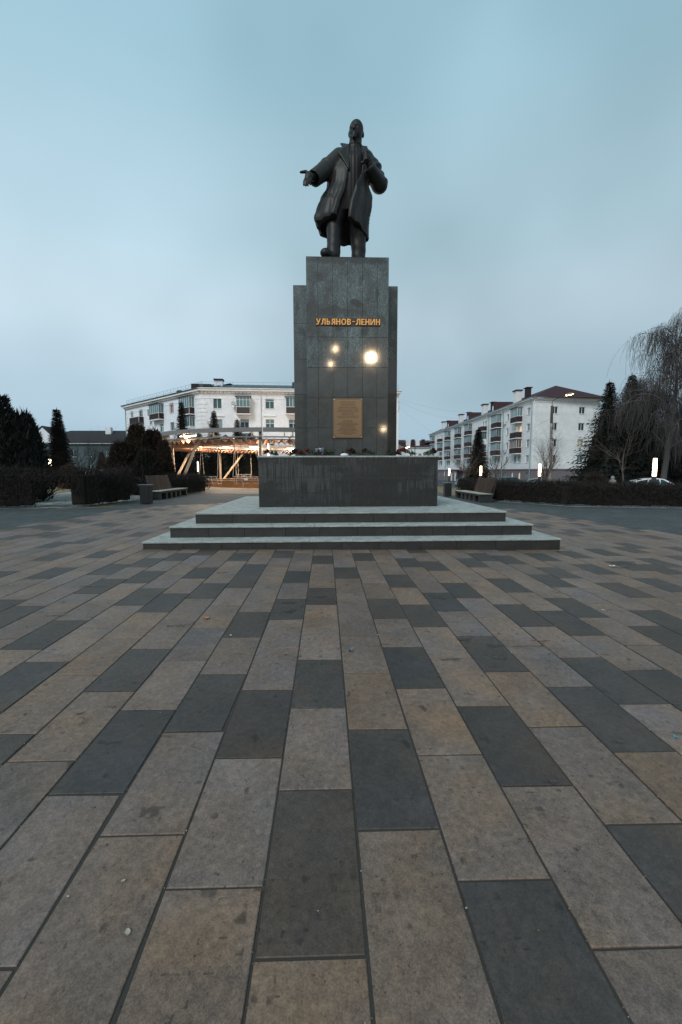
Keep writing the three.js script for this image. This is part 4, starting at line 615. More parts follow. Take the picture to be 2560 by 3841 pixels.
  A.box('roof_hatch', A.hit(701, 1445)[0] + .4, A.hit(786, 1445)[0], E + .16, E + 1.05, -3, -1.2, darkRoof); { const ch = A.box('chimney', A.hit(787, 1440)[0], A.hit(820, 1440)[0], E + .6, E + 2.2, -5, -4, wallWhite); A.box('chimney_cap', A.hit(785, 1440)[0], A.hit(823, 1440)[0], E + 2.2, E + 2.45, -5.2, -3.8, darkRoof, ch); }
  { const s = C.hit(643, 1468)[0]; C.box('roof_vent', s - .4, s + .4, E + .13, E + 1.1, -2, -1.2, darkRoof); } A.box('chimney', A.hit(1096, 1440)[0], A.hit(1108, 1440)[0], E + .3, E + 1.9, -4, -3, darkRoof);
}
{ // five storey painted brick block along the street
  const P0 = [36.62, 152], P1 = [36.07, 75], P2 = [48.4, 76], b = thing('apartment_building', 'white painted brick block with maroon hip roof and dark red balconies beside the street', 'building', V(P1[0], gy(36, 75), P1[1]));
  const L = new Facade(b, P0, P1, 0), F = new Facade(b, P1, P2, 0), E = 13.95, zF = (x, y) => [1840 + x * .26786, 1420 + y * .26786], g0 = gy(36, 75) - .3;
  const rowsPx = [[397, 495], [623, 727], [848, 955], [1070, 1175]], R = rowsPx.map(([t, q]) => { const r = F.rect(...zF(1240, t), ...zF(1330, q)); return [r[2], r[3]]; });
  const cR = F.rect(...zF(1240, 500), ...zF(1325, 600)), cL = F.rect(...zF(862, 500), ...zF(945, 600));
  R.forEach(([y0, y1], i) => { F.window(cR[0], cR[1], y0, y1, { pane: i === 2 ? std(.42, .38, .28, .5) : i === 3 ? panes[2] : panes[4] }); F.window(cL[0], cL[1], y0, y1, { pane: i === 3 ? std(.16, .08, .05, .4) : panes[4] }); });
  const bs = F.rect(...zF(1215, 1290), ...zF(1305, 1355)); F.window(bs[0], bs[1], bs[2], bs[3], { frame: oldFrame, pane: panes[0], sill: false });
  // long side: [centre px at the top floor, width m, kind]
  const cols = [[1984, 1.25, 'w'], [1947, 3.1, 'b1'], [1906, .95, 'w'], [1871, 3.2, 'g'], [1845, 1.1, 'w'], [1819, 3.1, 'b2'], [1765, 3.2, 'g2'], [1746, 1.1, 'w'], [1726, 3.2, 'g'], [1706.5, 1.1, 'w'], [1687, 3.2, 'g'], [1673, 1.1, 'w'], [1658, 3.2, 'b2'], [1643, 1.1, 'w'], [1629, 3.2, 'g']];
  cols.forEach(([px, w, kind], ci) => {
    const s = L.hit(px, 1560)[0];
    R.forEach(([y0, y1], i) => {
      const warm = (kind === 'b1' && i === 1) || (ci === 12 && i === 3) || (ci === 10 && i === 3);
      if (kind === 'w') { L.window(s - w / 2, s + w / 2, y0, y1, { cuts: w > 1 ? [.5] : [] }); return; }
      if (i === 3) { L.window(s - .5 * w, s - .5 * w + 1.0, y0, y1, { pane: ci > 10 ? litPanes[1] : undefined }); L.window(s + .05 * w, s + .05 * w + 1.4, y0, y1, { pane: panes[Math.floor(BR() * 3)] }); return; }
      L.window(s - .4 * w, s - .4 * w + 1.0, y0 - .2, y1, warm ? { pane: litPanes[1], sill: false } : { sill: false }); L.window(s + .08 * w, s + .08 * w + 1.15, y0 - .2, y1, warm ? { pane: litPanes[0], sill: false } : { sill: false });
      const gz = kind === 'g' || kind === 'g2' ? 2.62 : kind === 'b1' ? (i === 0 ? 2.7 : i === 2 ? 2.62 : 0) : i === 1 ? 2.62 : 0;
      L.balcony(s - w / 2, s + w / 2, y0 - 1.15, { glaze: gz, n: 5, frame: i % 2 ? oldFrame : pvc, pane: kind === 'b1' && i === 2 ? std(.12, .06, .035, .3) : panes[(ci + i) % 2 + 1], panel: BR() < .12 ? pvc : maroon, mid: i === 1 });
    });
  });
  for (let k = 0; k < 22; k++) { const s = L.L - 2.2 - k * 3.1; L.window(s, s + .95, R[3][0] - 3.15, R[3][0] - 1.75, { pane: k % 4 === 2 || k % 5 === 1 ? litPanes[k % 3] : panes[k % 3], frame: oldFrame, sill: false }); }
  for (const px of [1996, 1890, 1836, 1747, 1675]) L.pipe(L.hit(px, 1600)[0], g0 + .5, E - .1, pipeM);
  L.aircon(L.hit(1897, 1586)[0], L.hit(1897, 1586)[1]); L.aircon(L.hit(1898, 1692)[0], L.hit(1898, 1692)[1]);
  const gf = R[3][0] - 1.2; for (const f of [L, F]) { f.wall('wall', gf, E, brickWhite); f.wall('ground_floor_wall', g0 - .4, gf - .002, wallGrey); f.box('belt_course', -.05, f.L + .05, gf - .12, gf + .1, .003, .1, wallGrey); f.box('eave', f === F ? .401 : -.4, f.L + .4, E + .002, E + .14, -.4, .5, trimWhite); f.box('cornice', 0, f.L, E - .25, E, .003, .2, trimWhite); f.box('gutter', -.3, f.L + .3, E + .142, E + .25, .3, .56, pipeM); }
  for (const f of [L, F]) { const d = []; for (let s = .1; s < f.L; s += .5) d.push(cbox(.24, .3, .1, .01).translate(s, E - .42, .055)); f.put('dentils', merge(d), trimWhite); }
  L.box('core', .1, L.L - 2.2, g0, E - .05, -11.8, -.45, brickWhite); L.box('far_wall', 0, L.L - 2.2, g0, E - .02, -12.3, -11.9, brickWhite);
  const rf = []; const e = E + .16, h = E + 3.15, q = (a, c, d, f) => rf.push(...a, ...c, ...d, ...a, ...d, ...f), s0 = -.5, s1 = L.L + .5, zf = .55, zb = -12.85, zm = -6.15, hp = 5.2;
  q([s0, e, zf], [s1, e, zf], [s1 - hp, h, zm], [s0 + hp, h, zm]); q([s1, e, zb], [s0, e, zb], [s0 + hp, h, zm], [s1 - hp, h, zm]); rf.push(s1, e, zf, s1, e, zb, s1 - hp, h, zm, s0, e, zb, s0, e, zf, s0 + hp, h, zm);
  const rg = new THREE.BufferGeometry(); rg.setAttribute('position', new THREE.Float32BufferAttribute(rf, 3)); rg.computeVertexNormals(); const roof = L.put('roof', triUV(rg, .2), maroonRoof);
  const roofY = (z) => e + (h - e) * (zf - z) / (zf - zm);
  const sAt = (px, py, X) => { const [a, bb, c] = ray(px, py), t = X / a; return 152 - c * t; };
  for (const px of [1946, 1822, 1732, 1666]) { const s = sAt(px, 1500, 38.0), c = L.box('chimney', s - .75, s + .75, roofY(-1.6) - .3, roofY(-1.6) + 2.0, -2.1, -1.1, brickWhite, roof); L.box('chimney_cap', s - .95, s + .95, roofY(-1.6) + 2.0, roofY(-1.6) + 2.2, -2.3, -.9, maroon, roof); }
  for (const px of [1984, 1852.5, 1760, 1683]) { const s = sAt(px, 1480, 39.2); L.box('vent_shaft', s - .55, s + .55, roofY(-2.9) - .3, roofY(-2.9) + 1.7, -3.3, -2.5, maroon, roof); L.box('chimney_cap', s - .75, s + .75, roofY(-2.9) + 1.7, roofY(-2.9) + 1.85, -3.5, -2.3, maroon, roof); }
  for (const px of [1885, 1785, 1706]) { const s = sAt(px, 1500, 38.6), y = roofY(-2.2), g = new THREE.BufferGeometry(); g.setAttribute('position', new THREE.Float32BufferAttribute([s - 1.1, y - .9, -.4, s + 1.1, y - .9, -.4, s, y + 1.2, -.4, s - 1.1, y - .9, -.4, s, y + 1.2, -.4, s, y + 1.2, -5, s - 1.1, y - .9, -.4, s, y + 1.2, -5, s - 1.1, y - .9, -5, s + 1.1, y - .9, -.4, s + 1.1, y - .9, -5, s, y + 1.2, -.4, s, y + 1.2, -.4, s + 1.1, y - .9, -5, s, y + 1.2, -5], 3)); g.computeVertexNormals(); const dm = L.put('dormer', triUV(g, .2), maroonRoof, roof); L.box('dormer_window', s - .3, s + .3, y - .75, y + .25, -.398, -.34, pvc, roof); }
  F.box('roof_vent', F.L * .78, F.L * .88, E + 1.5, E + 2.3, -5, -4, maroon, roof);
  { const s = L.hit(1740, 1765)[0]; const f = L.put('flag', new THREE.PlaneGeometry(.6, 1.1).rotateY(.9).rotateZ(.5).translate(s, R[3][0] - 1.0, .8), new THREE.MeshStandardMaterial({ color: lin(.2, .03, .05), roughness: .8, side: THREE.DoubleSide })); L.put('flag_pole', rod(new THREE.Vector3(s, R[3][0] - 1.6, .05), new THREE.Vector3(s, R[3][0] - .3, 1.0), .02), pvc, f); L.box('porch_roof', s - 6, s - .5, R[3][0] - 1.5, R[3][0] - 1.2, .003, 2, darkRoof); for (const q of [-5.6, -2.2]) L.box('porch_column', s + q, s + q + .25, g0, R[3][0] - 1.502, 1.5, 1.75, pvc); }
}
function simpleHouse(name, label, x0, x1, Z, depth, eave, ridge, wall, roofM, base, winRows, cat = 'building') {   // gabled or hipped block with windows
  const b = thing(name, label, cat, V(x0, base, Z)), f = new Facade(b, [x0, Z], [x1, Z], 0); for (const [s, y, w, h, p] of winRows) f.window(s, s + w, y, y + h, { pane: p });
  f.wall('wall', base, eave, wall); f.box('core', .05, f.L - .05, base, eave - .02, -depth, -.42, wall); f.box('eave', -.5, f.L + .5, eave + .002, eave + .2, -.4, .5, trimWhite);
  const g = new THREE.BufferGeometry(), i = depth * .45, A = [-.6, eave + .2, .6], Bp = [f.L + .6, eave + .2, .6], C = [f.L - i, ridge, -depth / 2], D = [i, ridge, -depth / 2], Ep = [f.L + .6, eave + .2, -depth - .6], G = [-.6, eave + .2, -depth - .6];
  g.setAttribute('position', new THREE.Float32BufferAttribute([...A, ...Bp, ...C, ...A, ...C, ...D, ...Bp, ...Ep, ...C, ...Ep, ...G, ...D, ...Ep, ...D, ...C, ...G, ...A, ...D], 3)); g.computeVertexNormals(); f.put('roof', triUV(g, .2), roofM); return [b, f];
}
{
  const rows = (n, st, y0, dy, k, lit) => { const o = []; for (let j = 0; j < k; j++) for (let i = 0; i < n; i++) o.push([1.5 + i * st, y0 + j * dy, 1.2, 1.5, lit && (i * 3 + j * 5) % 7 === 0 ? litPanes[1] : panes[(i + j) % 3]]); return o; };
  const [hb, hf] = simpleHouse('house', 'low two storey teal house with dark hip roof behind bare trees', -64, -38.5, 97, 12, 7.6, 11.0, wallTeal, darkRoof, -.2, rows(7, 3.5, 1.6, 3.2, 2));
  { const [s, y] = hf.hit(193, 1640); const gs = new THREE.Shape([[-3.2, 0], [3.2, 0], [0, 3.2]].map((p) => new THREE.Vector2(...p))); hf.put('gable', triUV(new THREE.ExtrudeGeometry(gs, { depth: .3, bevelEnabled: false }).translate(s - 1.2, 7.85, .62), .3), wallWhite); for (const k of [-1, 1]) hf.put('gable_roof', bar(new THREE.Vector3(s - 1.2 + k * 3.6, 7.7, -2.3), new THREE.Vector3(s - 1.2, 11.35, -2.3), .2, 6.6), darkRoof); hf.box('chimney', hf.hit(372, 1620)[0] - .6, hf.hit(372, 1620)[0] + .6, 9.2, 11.6, -5, -4, brickWhite); }
  const [c2, f2] = simpleHouse('house', 'distant white house with dark roof and chimneys at the end of the street', 31.2, 46, 168, 40, 10.4, 14.6, brickWhite, maroonRoof, -1, rows(4, 3.4, 3.5, 3.2, 2));
  for (const [px, w, m] of [[1575, 1.5, brickWhite], [1597, 1.2, maroon], [1558, 1.0, maroon], [1540, 1.6, brickWhite]]) { const s = f2.hit(px, 1660)[0]; f2.box('chimney', s - w / 2, s + w / 2, 11.2, 13.9, -5, -3.6, m); }
  simpleHouse('apartment_building', 'unseen long grey block added opposite the monument front to darken its reflections', 42, -42, -40, 12, 11.8, 14.2, wallGrey, darkRoof, -.3, rows(20, 4.1, 1.5, 3.1, 3));  // unseen block, added for dark reflections in the shaft and less skylight
  const [c3] = simpleHouse('tower_block', 'distant tan brick tower block at the far end of the street', 36, 54.5, 300, 16, 22.5, 22.8, tanWall, tanWall, -1, rows(5, 3.6, 3, 3, 6, true));
}

// ------------------------------------------------------------------ trees, shrubs and hedges
const leafMat = (r, g, b) => new THREE.MeshStandardMaterial({ color: lin(r, g, b), vertexColors: true, roughness: .95, side: THREE.DoubleSide });
const barkM = std(.045, .038, .032, .95), birchM = std(.085, .082, .08, .9), paleBark = std(.085, .07, .058, .95);
class Cards {   // many small faces with their own tone
  constructor(seed) { this.p = []; this.c = []; this.r = rng(seed); }
  tri(a, b, c, k) { this.p.push(a.x, a.y, a.z, b.x, b.y, b.z, c.x, c.y, c.z); for (let i = 0; i < 3; i++) this.c.push(k[0], k[1], k[2]); }
  spray(p, dir, side, len, w, k) { const e = p.clone().addScaledVector(dir, len), a = p.clone().addScaledVector(side, w), b = p.clone().addScaledVector(side, -w); this.tri(a, e, b, k); }
  geo() { const g = new THREE.BufferGeometry(); g.setAttribute('position', new THREE.Float32BufferAttribute(this.p, 3)); g.setAttribute('color', new THREE.Float32BufferAttribute(this.c, 3)); g.computeVertexNormals(); return g; }
}
const rv = (r) => new THREE.Vector3(r() - .5, r() - .5, r() - .5).normalize();
const tone = (r, w = .25) => { const k = .65 + .7 * r(), h = (r() - .5) * w; return [k * (1 + h), k, k * (1 - h)]; };
function spruce(x, Z, h, R, label, seed, group, dens = 1) {
  const y0 = gy(x, Z), o = thing('spruce_tree', label, 'tree', V(x, y0, Z), group), f = new Cards(seed), r = f.r, N = Math.round(50 * dens * Math.sqrt(h / 8));
  mesh('trunk', rod(new THREE.Vector3(0, -.1, 0), new THREE.Vector3(0, h * .97, 0), h * .018 + .05, .015, 7), barkM, o);
  for (let i = 0; i < N; i++) {
    const t = i / N, y = h * (.04 + .95 * t), L = R * Math.pow(1 - t, .85) * (.82 + .36 * r()) + .1, nb = Math.max(6, Math.round((22 - 11 * t) * dens));
    for (let b = 0; b < nb; b++) {
      const a = (b + r()) / nb * 6.283, len = L * (.75 + .4 * r()), d = new THREE.Vector3(Math.cos(a), 0, Math.sin(a)), side = new THREE.Vector3(-d.z, 0, d.x); let n = Math.max(3, Math.round(len / .42));
      for (let k = 0; k < n; k++) {
        const q = (k + .4) / n, p = d.clone().multiplyScalar(len * q); p.y = y - len * (.42 * q - .26 * q * q * q) + .03 * r(); const sz = (.26 + .2 * r()) * (.6 + .5 * (1 - t)) * (1.15 - .5 * q);
        const kk = tone(r); for (const s of [-1, 1]) f.spray(p, d.clone().multiplyScalar(.65).addScaledVector(side, s * .75).add(new THREE.Vector3(0, -.25 - .3 * r(), 0)), d.clone().multiplyScalar(.3).add(new THREE.Vector3(0, .35, 0)), sz * 1.7, sz * .36, kk);
        f.spray(p, d.clone().add(new THREE.Vector3(0, -.15 + .3 * r(), 0)), side, sz * 1.6, sz * .42, kk);
      }
    }
  }
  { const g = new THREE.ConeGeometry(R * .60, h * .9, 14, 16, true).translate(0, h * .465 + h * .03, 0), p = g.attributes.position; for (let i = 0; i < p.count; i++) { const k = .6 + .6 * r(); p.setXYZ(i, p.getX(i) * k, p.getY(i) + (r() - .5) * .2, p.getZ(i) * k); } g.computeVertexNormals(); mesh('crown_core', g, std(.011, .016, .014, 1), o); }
  for (let k = 0; k < 5; k++) f.spray(new THREE.Vector3(0, h * .95, 0), new THREE.Vector3((r() - .5) * .5, 1, (r() - .5) * .5), rv(r), h * .06, .05, [1, 1, 1]);
  mesh('crown', f.geo(), leafMat(.011, .016, .014), o); return o;
}
function branchy(o, seed, opt) {   // leafless tree: limbs and twigs
  const r = rng(seed), limbs = [], twigs = [], tips = [];
  const grow = (p, d, len, rad, lv) => {
    const n = lv === 0 ? 5 : 4; let q = p, dir = d.clone();
    for (let i = 0; i < n; i++) {
      dir = dir.clone().addScaledVector(rv(r), opt.wob ?? .22).addScaledVector(new THREE.Vector3(0, 1, 0), opt.up ?? .05).normalize(); const e = q.clone().addScaledVector(dir, len / n), ra = rad * (1 - .16 * i), rb = rad * (1 - .16 * (i + 1)); (lv < 2 ? limbs : twigs).push(rod(q, e, ra, rb, lv < 2 ? 6 : 3));
      if (lv < opt.levels && (lv > 0 || i >= (opt.first ?? 1))) { const m = lv === 0 ? opt.split ?? 2 : 1 + (r() < .6 ? 1 : 0); for (let b = 0; b < m; b++) { const side = rv(r).cross(dir).normalize(), nd = dir.clone().multiplyScalar(Math.cos(opt.angle ?? .8)).addScaledVector(side, Math.sin(opt.angle ?? .8)).normalize(); grow(e, nd, len * (opt.shrink ?? .6) * (.75 + .5 * r()), rb * .62, lv + 1); } }
      q = e;
    }
    if (lv >= opt.levels - 1) tips.push([q, dir]);
  };
  for (const [d, len, rad] of opt.stems) grow(new THREE.Vector3(0, -.1, 0), d.clone().normalize(), len, rad, 0);
  mesh('trunk', merge(limbs), opt.bark ?? barkM, o); if (twigs.length) mesh('crown', merge(twigs), opt.twig ?? opt.bark ?? barkM, o); return tips;
}
function bareTree(x, Z, label, seed, opt) { const o = thing('bare_tree', label, 'tree', V(x, gy(x, Z), Z), 'leafless trees'); branchy(o, seed, opt); return o; }
function birch(x, Z, h, spread, label, seed, lean = 0) {
  const o = thing('birch_tree', label, 'tree', V(x, gy(x, Z), Z), 'weeping birches'), r = rng(seed), limbs = [], f = new Cards(seed + 1);
  const curve = (p, d, len, rad, droop, n, hang) => { let q = p, dir = d.clone().normalize(); for (let i = 0; i < n; i++) { dir = dir.clone().addScaledVector(rv(r), .16).add(new THREE.Vector3(0, -droop * i / n, 0)).normalize(); const e = q.clone().addScaledVector(dir, len / n); limbs.push(rod(q, e, rad * (1 - .8 * i / n), rad * (1 - .8 * (i + 1) / n), 5)); if (hang && i > 0) hang(e, dir, i / n); q = e; } return [q, dir]; };
  const strand = (p, L) => { let q = p.clone(), dir = new THREE.Vector3((r() - .5) * .9, .1, (r() - .5) * .9); const w = .008 + .006 * r(), sd = rv(r).setY(0).normalize(), k = tone(r); for (let i = 0; i < 5; i++) { dir.y -= .45; dir.normalize(); const e = q.clone().addScaledVector(dir, L / 5); const a = q.clone().addScaledVector(sd, w), b = q.clone().addScaledVector(sd, -w), c = e.clone().addScaledVector(sd, w * .8), d = e.clone().addScaledVector(sd, -w * .8); f.tri(a, c, b, k); f.tri(b, c, d, k); q = e; } };
  const hang = (e, dir, t) => { for (let i = 0; i < 9; i++) strand(e.clone().addScaledVector(rv(r), .35), .9 + 1.9 * r() * spread / 4); if (r() < .85) { const d2 = dir.clone().addScaledVector(rv(r), .9); const [q] = curve(e, d2, .9 + 1.2 * r(), .022, .9, 4, (p) => { for (let i = 0; i < 6; i++) strand(p.clone().addScaledVector(rv(r), .25), .7 + 1.5 * r()); }); } };
  let p = new THREE.Vector3(0, -.1, 0), dir = new THREE.Vector3(lean, 1, 0).normalize(); const n = 14;
  for (let i = 0; i < n; i++) {
    const e = p.clone().addScaledVector(dir, h * .9 / n); dir = dir.clone().addScaledVector(rv(r), .06).add(new THREE.Vector3(0, .05, 0)).normalize(); limbs.push(rod(p, e, .27 * (1 - i / n) + .03, .27 * (1 - (i + 1) / n) + .03, 9));
    if (i > 2) for (let b = 0; b < 3; b++) { const a = r() * 6.283; curve(e, new THREE.Vector3(Math.cos(a), .75 + .9 * (i / n), Math.sin(a) * .9), spread * (1.12 - .62 * i / n) * (.5 + .75 * r()), .085 * (1 - i / n) + .022, .55, 7, hang); }
    p = e;
  }
  hang(p, dir, 1); hang(p, dir, 1);
  mesh('trunk', merge(limbs), birchM, o); mesh('crown', f.geo(), leafMat(.045, .042, .042), o); return o;
}
function thuja(x, Z, h, R, label, seed, col, lumps = 1, n = 5200) {   // dense evergreen shrub of upright sprays over a dark core
  const o = thing('thuja_shrub', label, 'shrub', V(x, gy(x, Z), Z), 'thuja shrubs'), f = new Cards(seed), r = f.r, prof = (t) => Math.pow(Math.sin(Math.PI * clamp(.12 + .88 * (1 - t), 0, 1) * .5), .8) * (t < .15 ? .78 + 1.4 * t : 1) * (1 - .15 * t);
  const tops = Array.from({ length: lumps }, (_, i) => [(i - (lumps - 1) / 2) * R * .5 * (lumps > 1 ? 1 : 0), (r() - .5) * R * .6, h * (lumps > 1 ? .68 + .32 * r() : 1)]); tops[Math.floor(lumps / 2)][2] = h;
  const core = [];
  for (const [cx, cz, hh] of tops) {
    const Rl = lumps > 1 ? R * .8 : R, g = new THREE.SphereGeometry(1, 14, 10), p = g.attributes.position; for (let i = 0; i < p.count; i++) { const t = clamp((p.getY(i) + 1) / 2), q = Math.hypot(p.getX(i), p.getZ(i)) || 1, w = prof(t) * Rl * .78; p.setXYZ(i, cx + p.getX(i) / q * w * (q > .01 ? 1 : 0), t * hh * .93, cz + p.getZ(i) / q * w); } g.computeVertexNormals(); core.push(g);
    for (let i = 0; i < n / lumps; i++) { const t = Math.pow(r(), .8) * .97, a = r() * 6.283, w = prof(t) * Rl * (.72 + .36 * r()), P = new THREE.Vector3(cx + Math.cos(a) * w, t * hh, cz + Math.sin(a) * w), d = new THREE.Vector3(Math.cos(a) * .75, .75 + .6 * r(), Math.sin(a) * .75).addScaledVector(rv(r), .55).normalize(); f.spray(P, d, rv(r), (.12 + .2 * r()) * (.7 + h * .07), .035 + .03 * r(), tone(r, .5)); }
    for (let i = 0; i < 26; i++) f.spray(new THREE.Vector3(cx + (r() - .5) * .5, hh * (.93 + .05 * r()), cz + (r() - .5) * .5), new THREE.Vector3((r() - .5) * .7, 1, (r() - .5) * .7), rv(r), .3 + .25 * r(), .04, tone(r, .4));
  }
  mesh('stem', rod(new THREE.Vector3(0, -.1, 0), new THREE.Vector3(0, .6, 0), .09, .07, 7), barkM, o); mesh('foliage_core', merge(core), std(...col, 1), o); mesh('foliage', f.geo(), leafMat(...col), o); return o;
}
function hedge(path, h, w, label, seed, gapAt) {   // clipped leafless hedge with brown leaves left on it; path of [x, Z]
  const o = thing('hedge', label, 'hedge', V(path[0][0], gy(...path[0]), path[0][1]), 'clipped hedges'), f = new Cards(seed), r = f.r, core = [];
  for (let k = 0; k < path.length - 1; k++) {
    const [ax, aZ] = path[k], [bx, bZ] = path[k + 1], L = Math.hypot(bx - ax, bZ - aZ), ux = (bx - ax) / L, uZ = (bZ - aZ) / L, N = Math.round(L * 2100), loc = (s, v, y) => { const x = ax + ux * s - uZ * v, Z = aZ + uZ * s + ux * v; return new THREE.Vector3(x - path[0][0], y + gy(x, Z) - gy(...path[0]), -(Z - path[0][1])); };
    const inGap = (s, y) => gapAt && k === gapAt[0] && Math.abs(s - gapAt[1]) < gapAt[2] && y < gapAt[3] * Math.sqrt(Math.max(0, 1 - ((s - gapAt[1]) / gapAt[2]) ** 2));
    for (let i = 0; i < N; i++) {
      const s = r() * L, y = h * (.03 + Math.pow(r(), .75) * 1.0) + .1 * Math.sin(s * 1.7 + k) * r(), v = (r() - .5) * w * (y > h * .9 ? .8 : 1); if (inGap(s, y) && r() > .015) continue; const low = y < h * .22; if (low && r() < .45) continue;
      const P = loc(s, v, y), d = new THREE.Vector3((r() - .5) * 1.3, .5 + r(), (r() - .5) * 1.3).normalize(), t = tone(r, .35);
      if (r() < .55) f.spray(P, d, rv(r), .14 + .22 * r(), .008 + .008 * r(), t); else f.spray(P, rv(r), rv(r), .05 + .05 * r(), .02 + .02 * r(), [t[0] * 1.5, t[1] * 1.1, t[2] * .9]);
    }
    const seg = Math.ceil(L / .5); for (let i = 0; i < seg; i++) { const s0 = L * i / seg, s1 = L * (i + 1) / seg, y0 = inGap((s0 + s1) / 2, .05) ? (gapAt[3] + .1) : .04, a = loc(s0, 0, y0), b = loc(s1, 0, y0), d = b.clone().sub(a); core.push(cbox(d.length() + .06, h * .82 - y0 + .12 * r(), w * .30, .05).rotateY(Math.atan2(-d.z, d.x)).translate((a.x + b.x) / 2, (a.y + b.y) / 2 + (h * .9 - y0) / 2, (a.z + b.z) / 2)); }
    for (let s = .2; s < L; s += .33) { const q = loc(s, (r() - .5) * w * .4, 0); if (!inGap(s, .2)) core.push(rod(q, q.clone().add(new THREE.Vector3((r() - .5) * .3, h * .45, (r() - .5) * .2)), .016, .01, 4)); }
  }
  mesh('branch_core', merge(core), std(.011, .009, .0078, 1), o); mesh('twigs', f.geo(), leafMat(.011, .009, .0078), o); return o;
}
const px2 = (u, Z) => atZ(u, 1765, Z).x;
// conifers and birches at the street side
spruce(px2(2272, 44), 44, 11.4, 4.1, 'tall dark spruce standing against the end wall of the brick block', 1001, 'spruces near the street');
spruce(px2(2352, 47), 47, 12.9, 4.5, 'tallest dark spruce between the brick block and the birches', 1002, 'spruces near the street');
spruce(px2(2424, 45), 45, 10.8, 4.4, 'shorter dark spruce right below the weeping birch', 1003, 'spruces near the street');
spruce(px2(2500, 50), 50, 9.8, 4.4, 'low broad spruce under the birch limbs', 1004, 'spruces near the street'); spruce(px2(2570, 46), 46, 9.2, 4.4, 'low broad spruce behind the bollard lamp', 1005, 'spruces near the street');
spruce(px2(1792, 52), 52, 7.4, 1.9, 'small dark spruce standing before the balconies of the brick block', 1006, 'spruces near the street');
birch(px2(2490, 41), 41, 16.6, 6.4, 'large weeping birch with pale trunk towering over the spruces', 1011); birch(px2(2590, 44), 44, 17.6, 6.4, 'tall weeping birch beyond the large one, farther from the brick block', 1012); birch(px2(2400, 53), 53, 13.6, 6.0, 'weeping birch rising behind the spruces, thinner than its neighbour', 1013, -.1);
// behind the pavilion
[[690, 67, 12.0, 2.3, 'slim spruce in front of the bent corner of the white block'], [809, 66, 10.6, 2.2, 'spruce reaching the windows between the two lit struts'], [895, 66.5, 9.4, 2.3, 'spruce below the glazed balcony of the white block'], [752, 65, 7.2, 2.6, 'broad low spruce behind the leaning braces'], [850, 65.5, 7.0, 2.7, 'broad low spruce behind the far pavilion post'], [945, 65.5, 7.4, 2.5, 'broad low spruce behind the chipboard ring'], [650, 66, 6.4, 2.4, 'low spruce behind the thuja and the first post']].forEach(([u, Z, h, R, l], i) => spruce(px2(u, Z), Z, h, R, l, 1100 + i, 'spruces behind the pavilion', .9));
// left side
spruce(px2(228, 46), 46, 7.9, 1.6, 'lone spruce in front of the low teal house', 1020, 'spruces by the teal house'); spruce(px2(385, 75), 75, 4.6, 1.6, 'small spruce before the teal house wall', 1021, 'spruces by the teal house');
thuja(px2(10, 22.5), 22.5, 5.35, 1.65, 'huge dark rounded thuja at the plaza edge', 1031, [.009, .012, .009], 3, 15000); 
thuja(px2(-90, 24), 24, 4.8, 1.9, 'dark thuja beside the huge rounded one', 1032, [.009, .012, .009], 1, 5000);
thuja(px2(525, 31), 31, 4.75, 1.25, 'tallest brown tipped thuja of the clump behind the bench', 1033, [.030, .018, .009], 1, 6000); thuja(px2(585, 32), 32, 4.5, 1.2, 'brown tipped thuja right beside the pavilion post', 1034, [.030, .018, .009], 1, 6000); thuja(px2(462, 30), 30, 3.5, 1.3, 'lower brown thuja at the clump end toward the teal house', 1035, [.024, .015, .009], 1, 5000); thuja(px2(622, 31.5), 31.5, 3.7, .75, 'narrow thuja at the bench end next to the lit post', 1036, [.028, .017, .009], 1, 4000); thuja(px2(555, 29.5), 29.5, 2.9, 1.3, 'low thuja directly behind the bench backrest', 1037, [.012, .011, .008], 1, 5000);
thuja(px2(250, 38), 38, 1.9, 1.5, 'low rusty brown shrub near the pale parked car', 1038, [.06, .03, .018], 1, 2500);
hedge([[-19, 18.0], [-14.2, 18.9], [-10.9, 20.0], [-10.6, 23.5]], 1.62, 1.1, 'dark leafless hedge at the plaza edge below the thujas, with an opening near the ground', 1041, [1, 2.45, .75, .95]);
hedge([[-10.9, 28.8], [-10.0, 31.5], [-9.6, 34.2]], 1.25, 1.4, 'short hedge between the bench and the swing pavilion', 1042);
hedge([[9.9, 31], [10.0, 26.2], [12.4, 22.0], [17.4, 21.2], [24, 20.8]], 1.12, 1.0, 'long low hedge curving behind the bench on the street side', 1044); hedge([[11.5, 29], [15.5, 26.5], [24, 25]], .92, .9, 'second hedge row near the street with rusty top', 1045);
// leafless young trees
const up = (x, z) => new THREE.Vector3(x, 1, z);
thuja(px2(2236, 27), 27, 1.55, 1.25, 'low brown rounded shrub behind the hedge near the walker', 1039, [.020, .014, .009], 1, 2500);
bareTree(px2(2347, 25.5), 25.5, 'young leafless tree standing in the hedge near the white car', 1051, { stems: [[up(.02, 0), 3.0, .085]], levels: 3, first: 2, split: 2, angle: .85, shrink: .66, wob: .14, bark: paleBark, up: .08 });
bareTree(px2(2041, 42), 42, 'multi stemmed leafless tree in front of the concrete lamp pole', 1052, { stems: [[up(-.25, .1), 3.4, .085], [up(.05, -.1), 3.8, .09], [up(.3, .05), 3.3, .08]], levels: 3, first: 1, split: 2, angle: .62, shrink: .58, wob: .16, up: .12 });
bareTree(px2(1868, 46), 46, 'leafless tree in front of the lower balconies', 1053, { stems: [[up(.0, 0), 3.6, .09], [up(.22, 0), 3.2, .07]], levels: 3, first: 1, split: 2, angle: .7, shrink: .58, wob: .16, bark: paleBark, up: .1 });
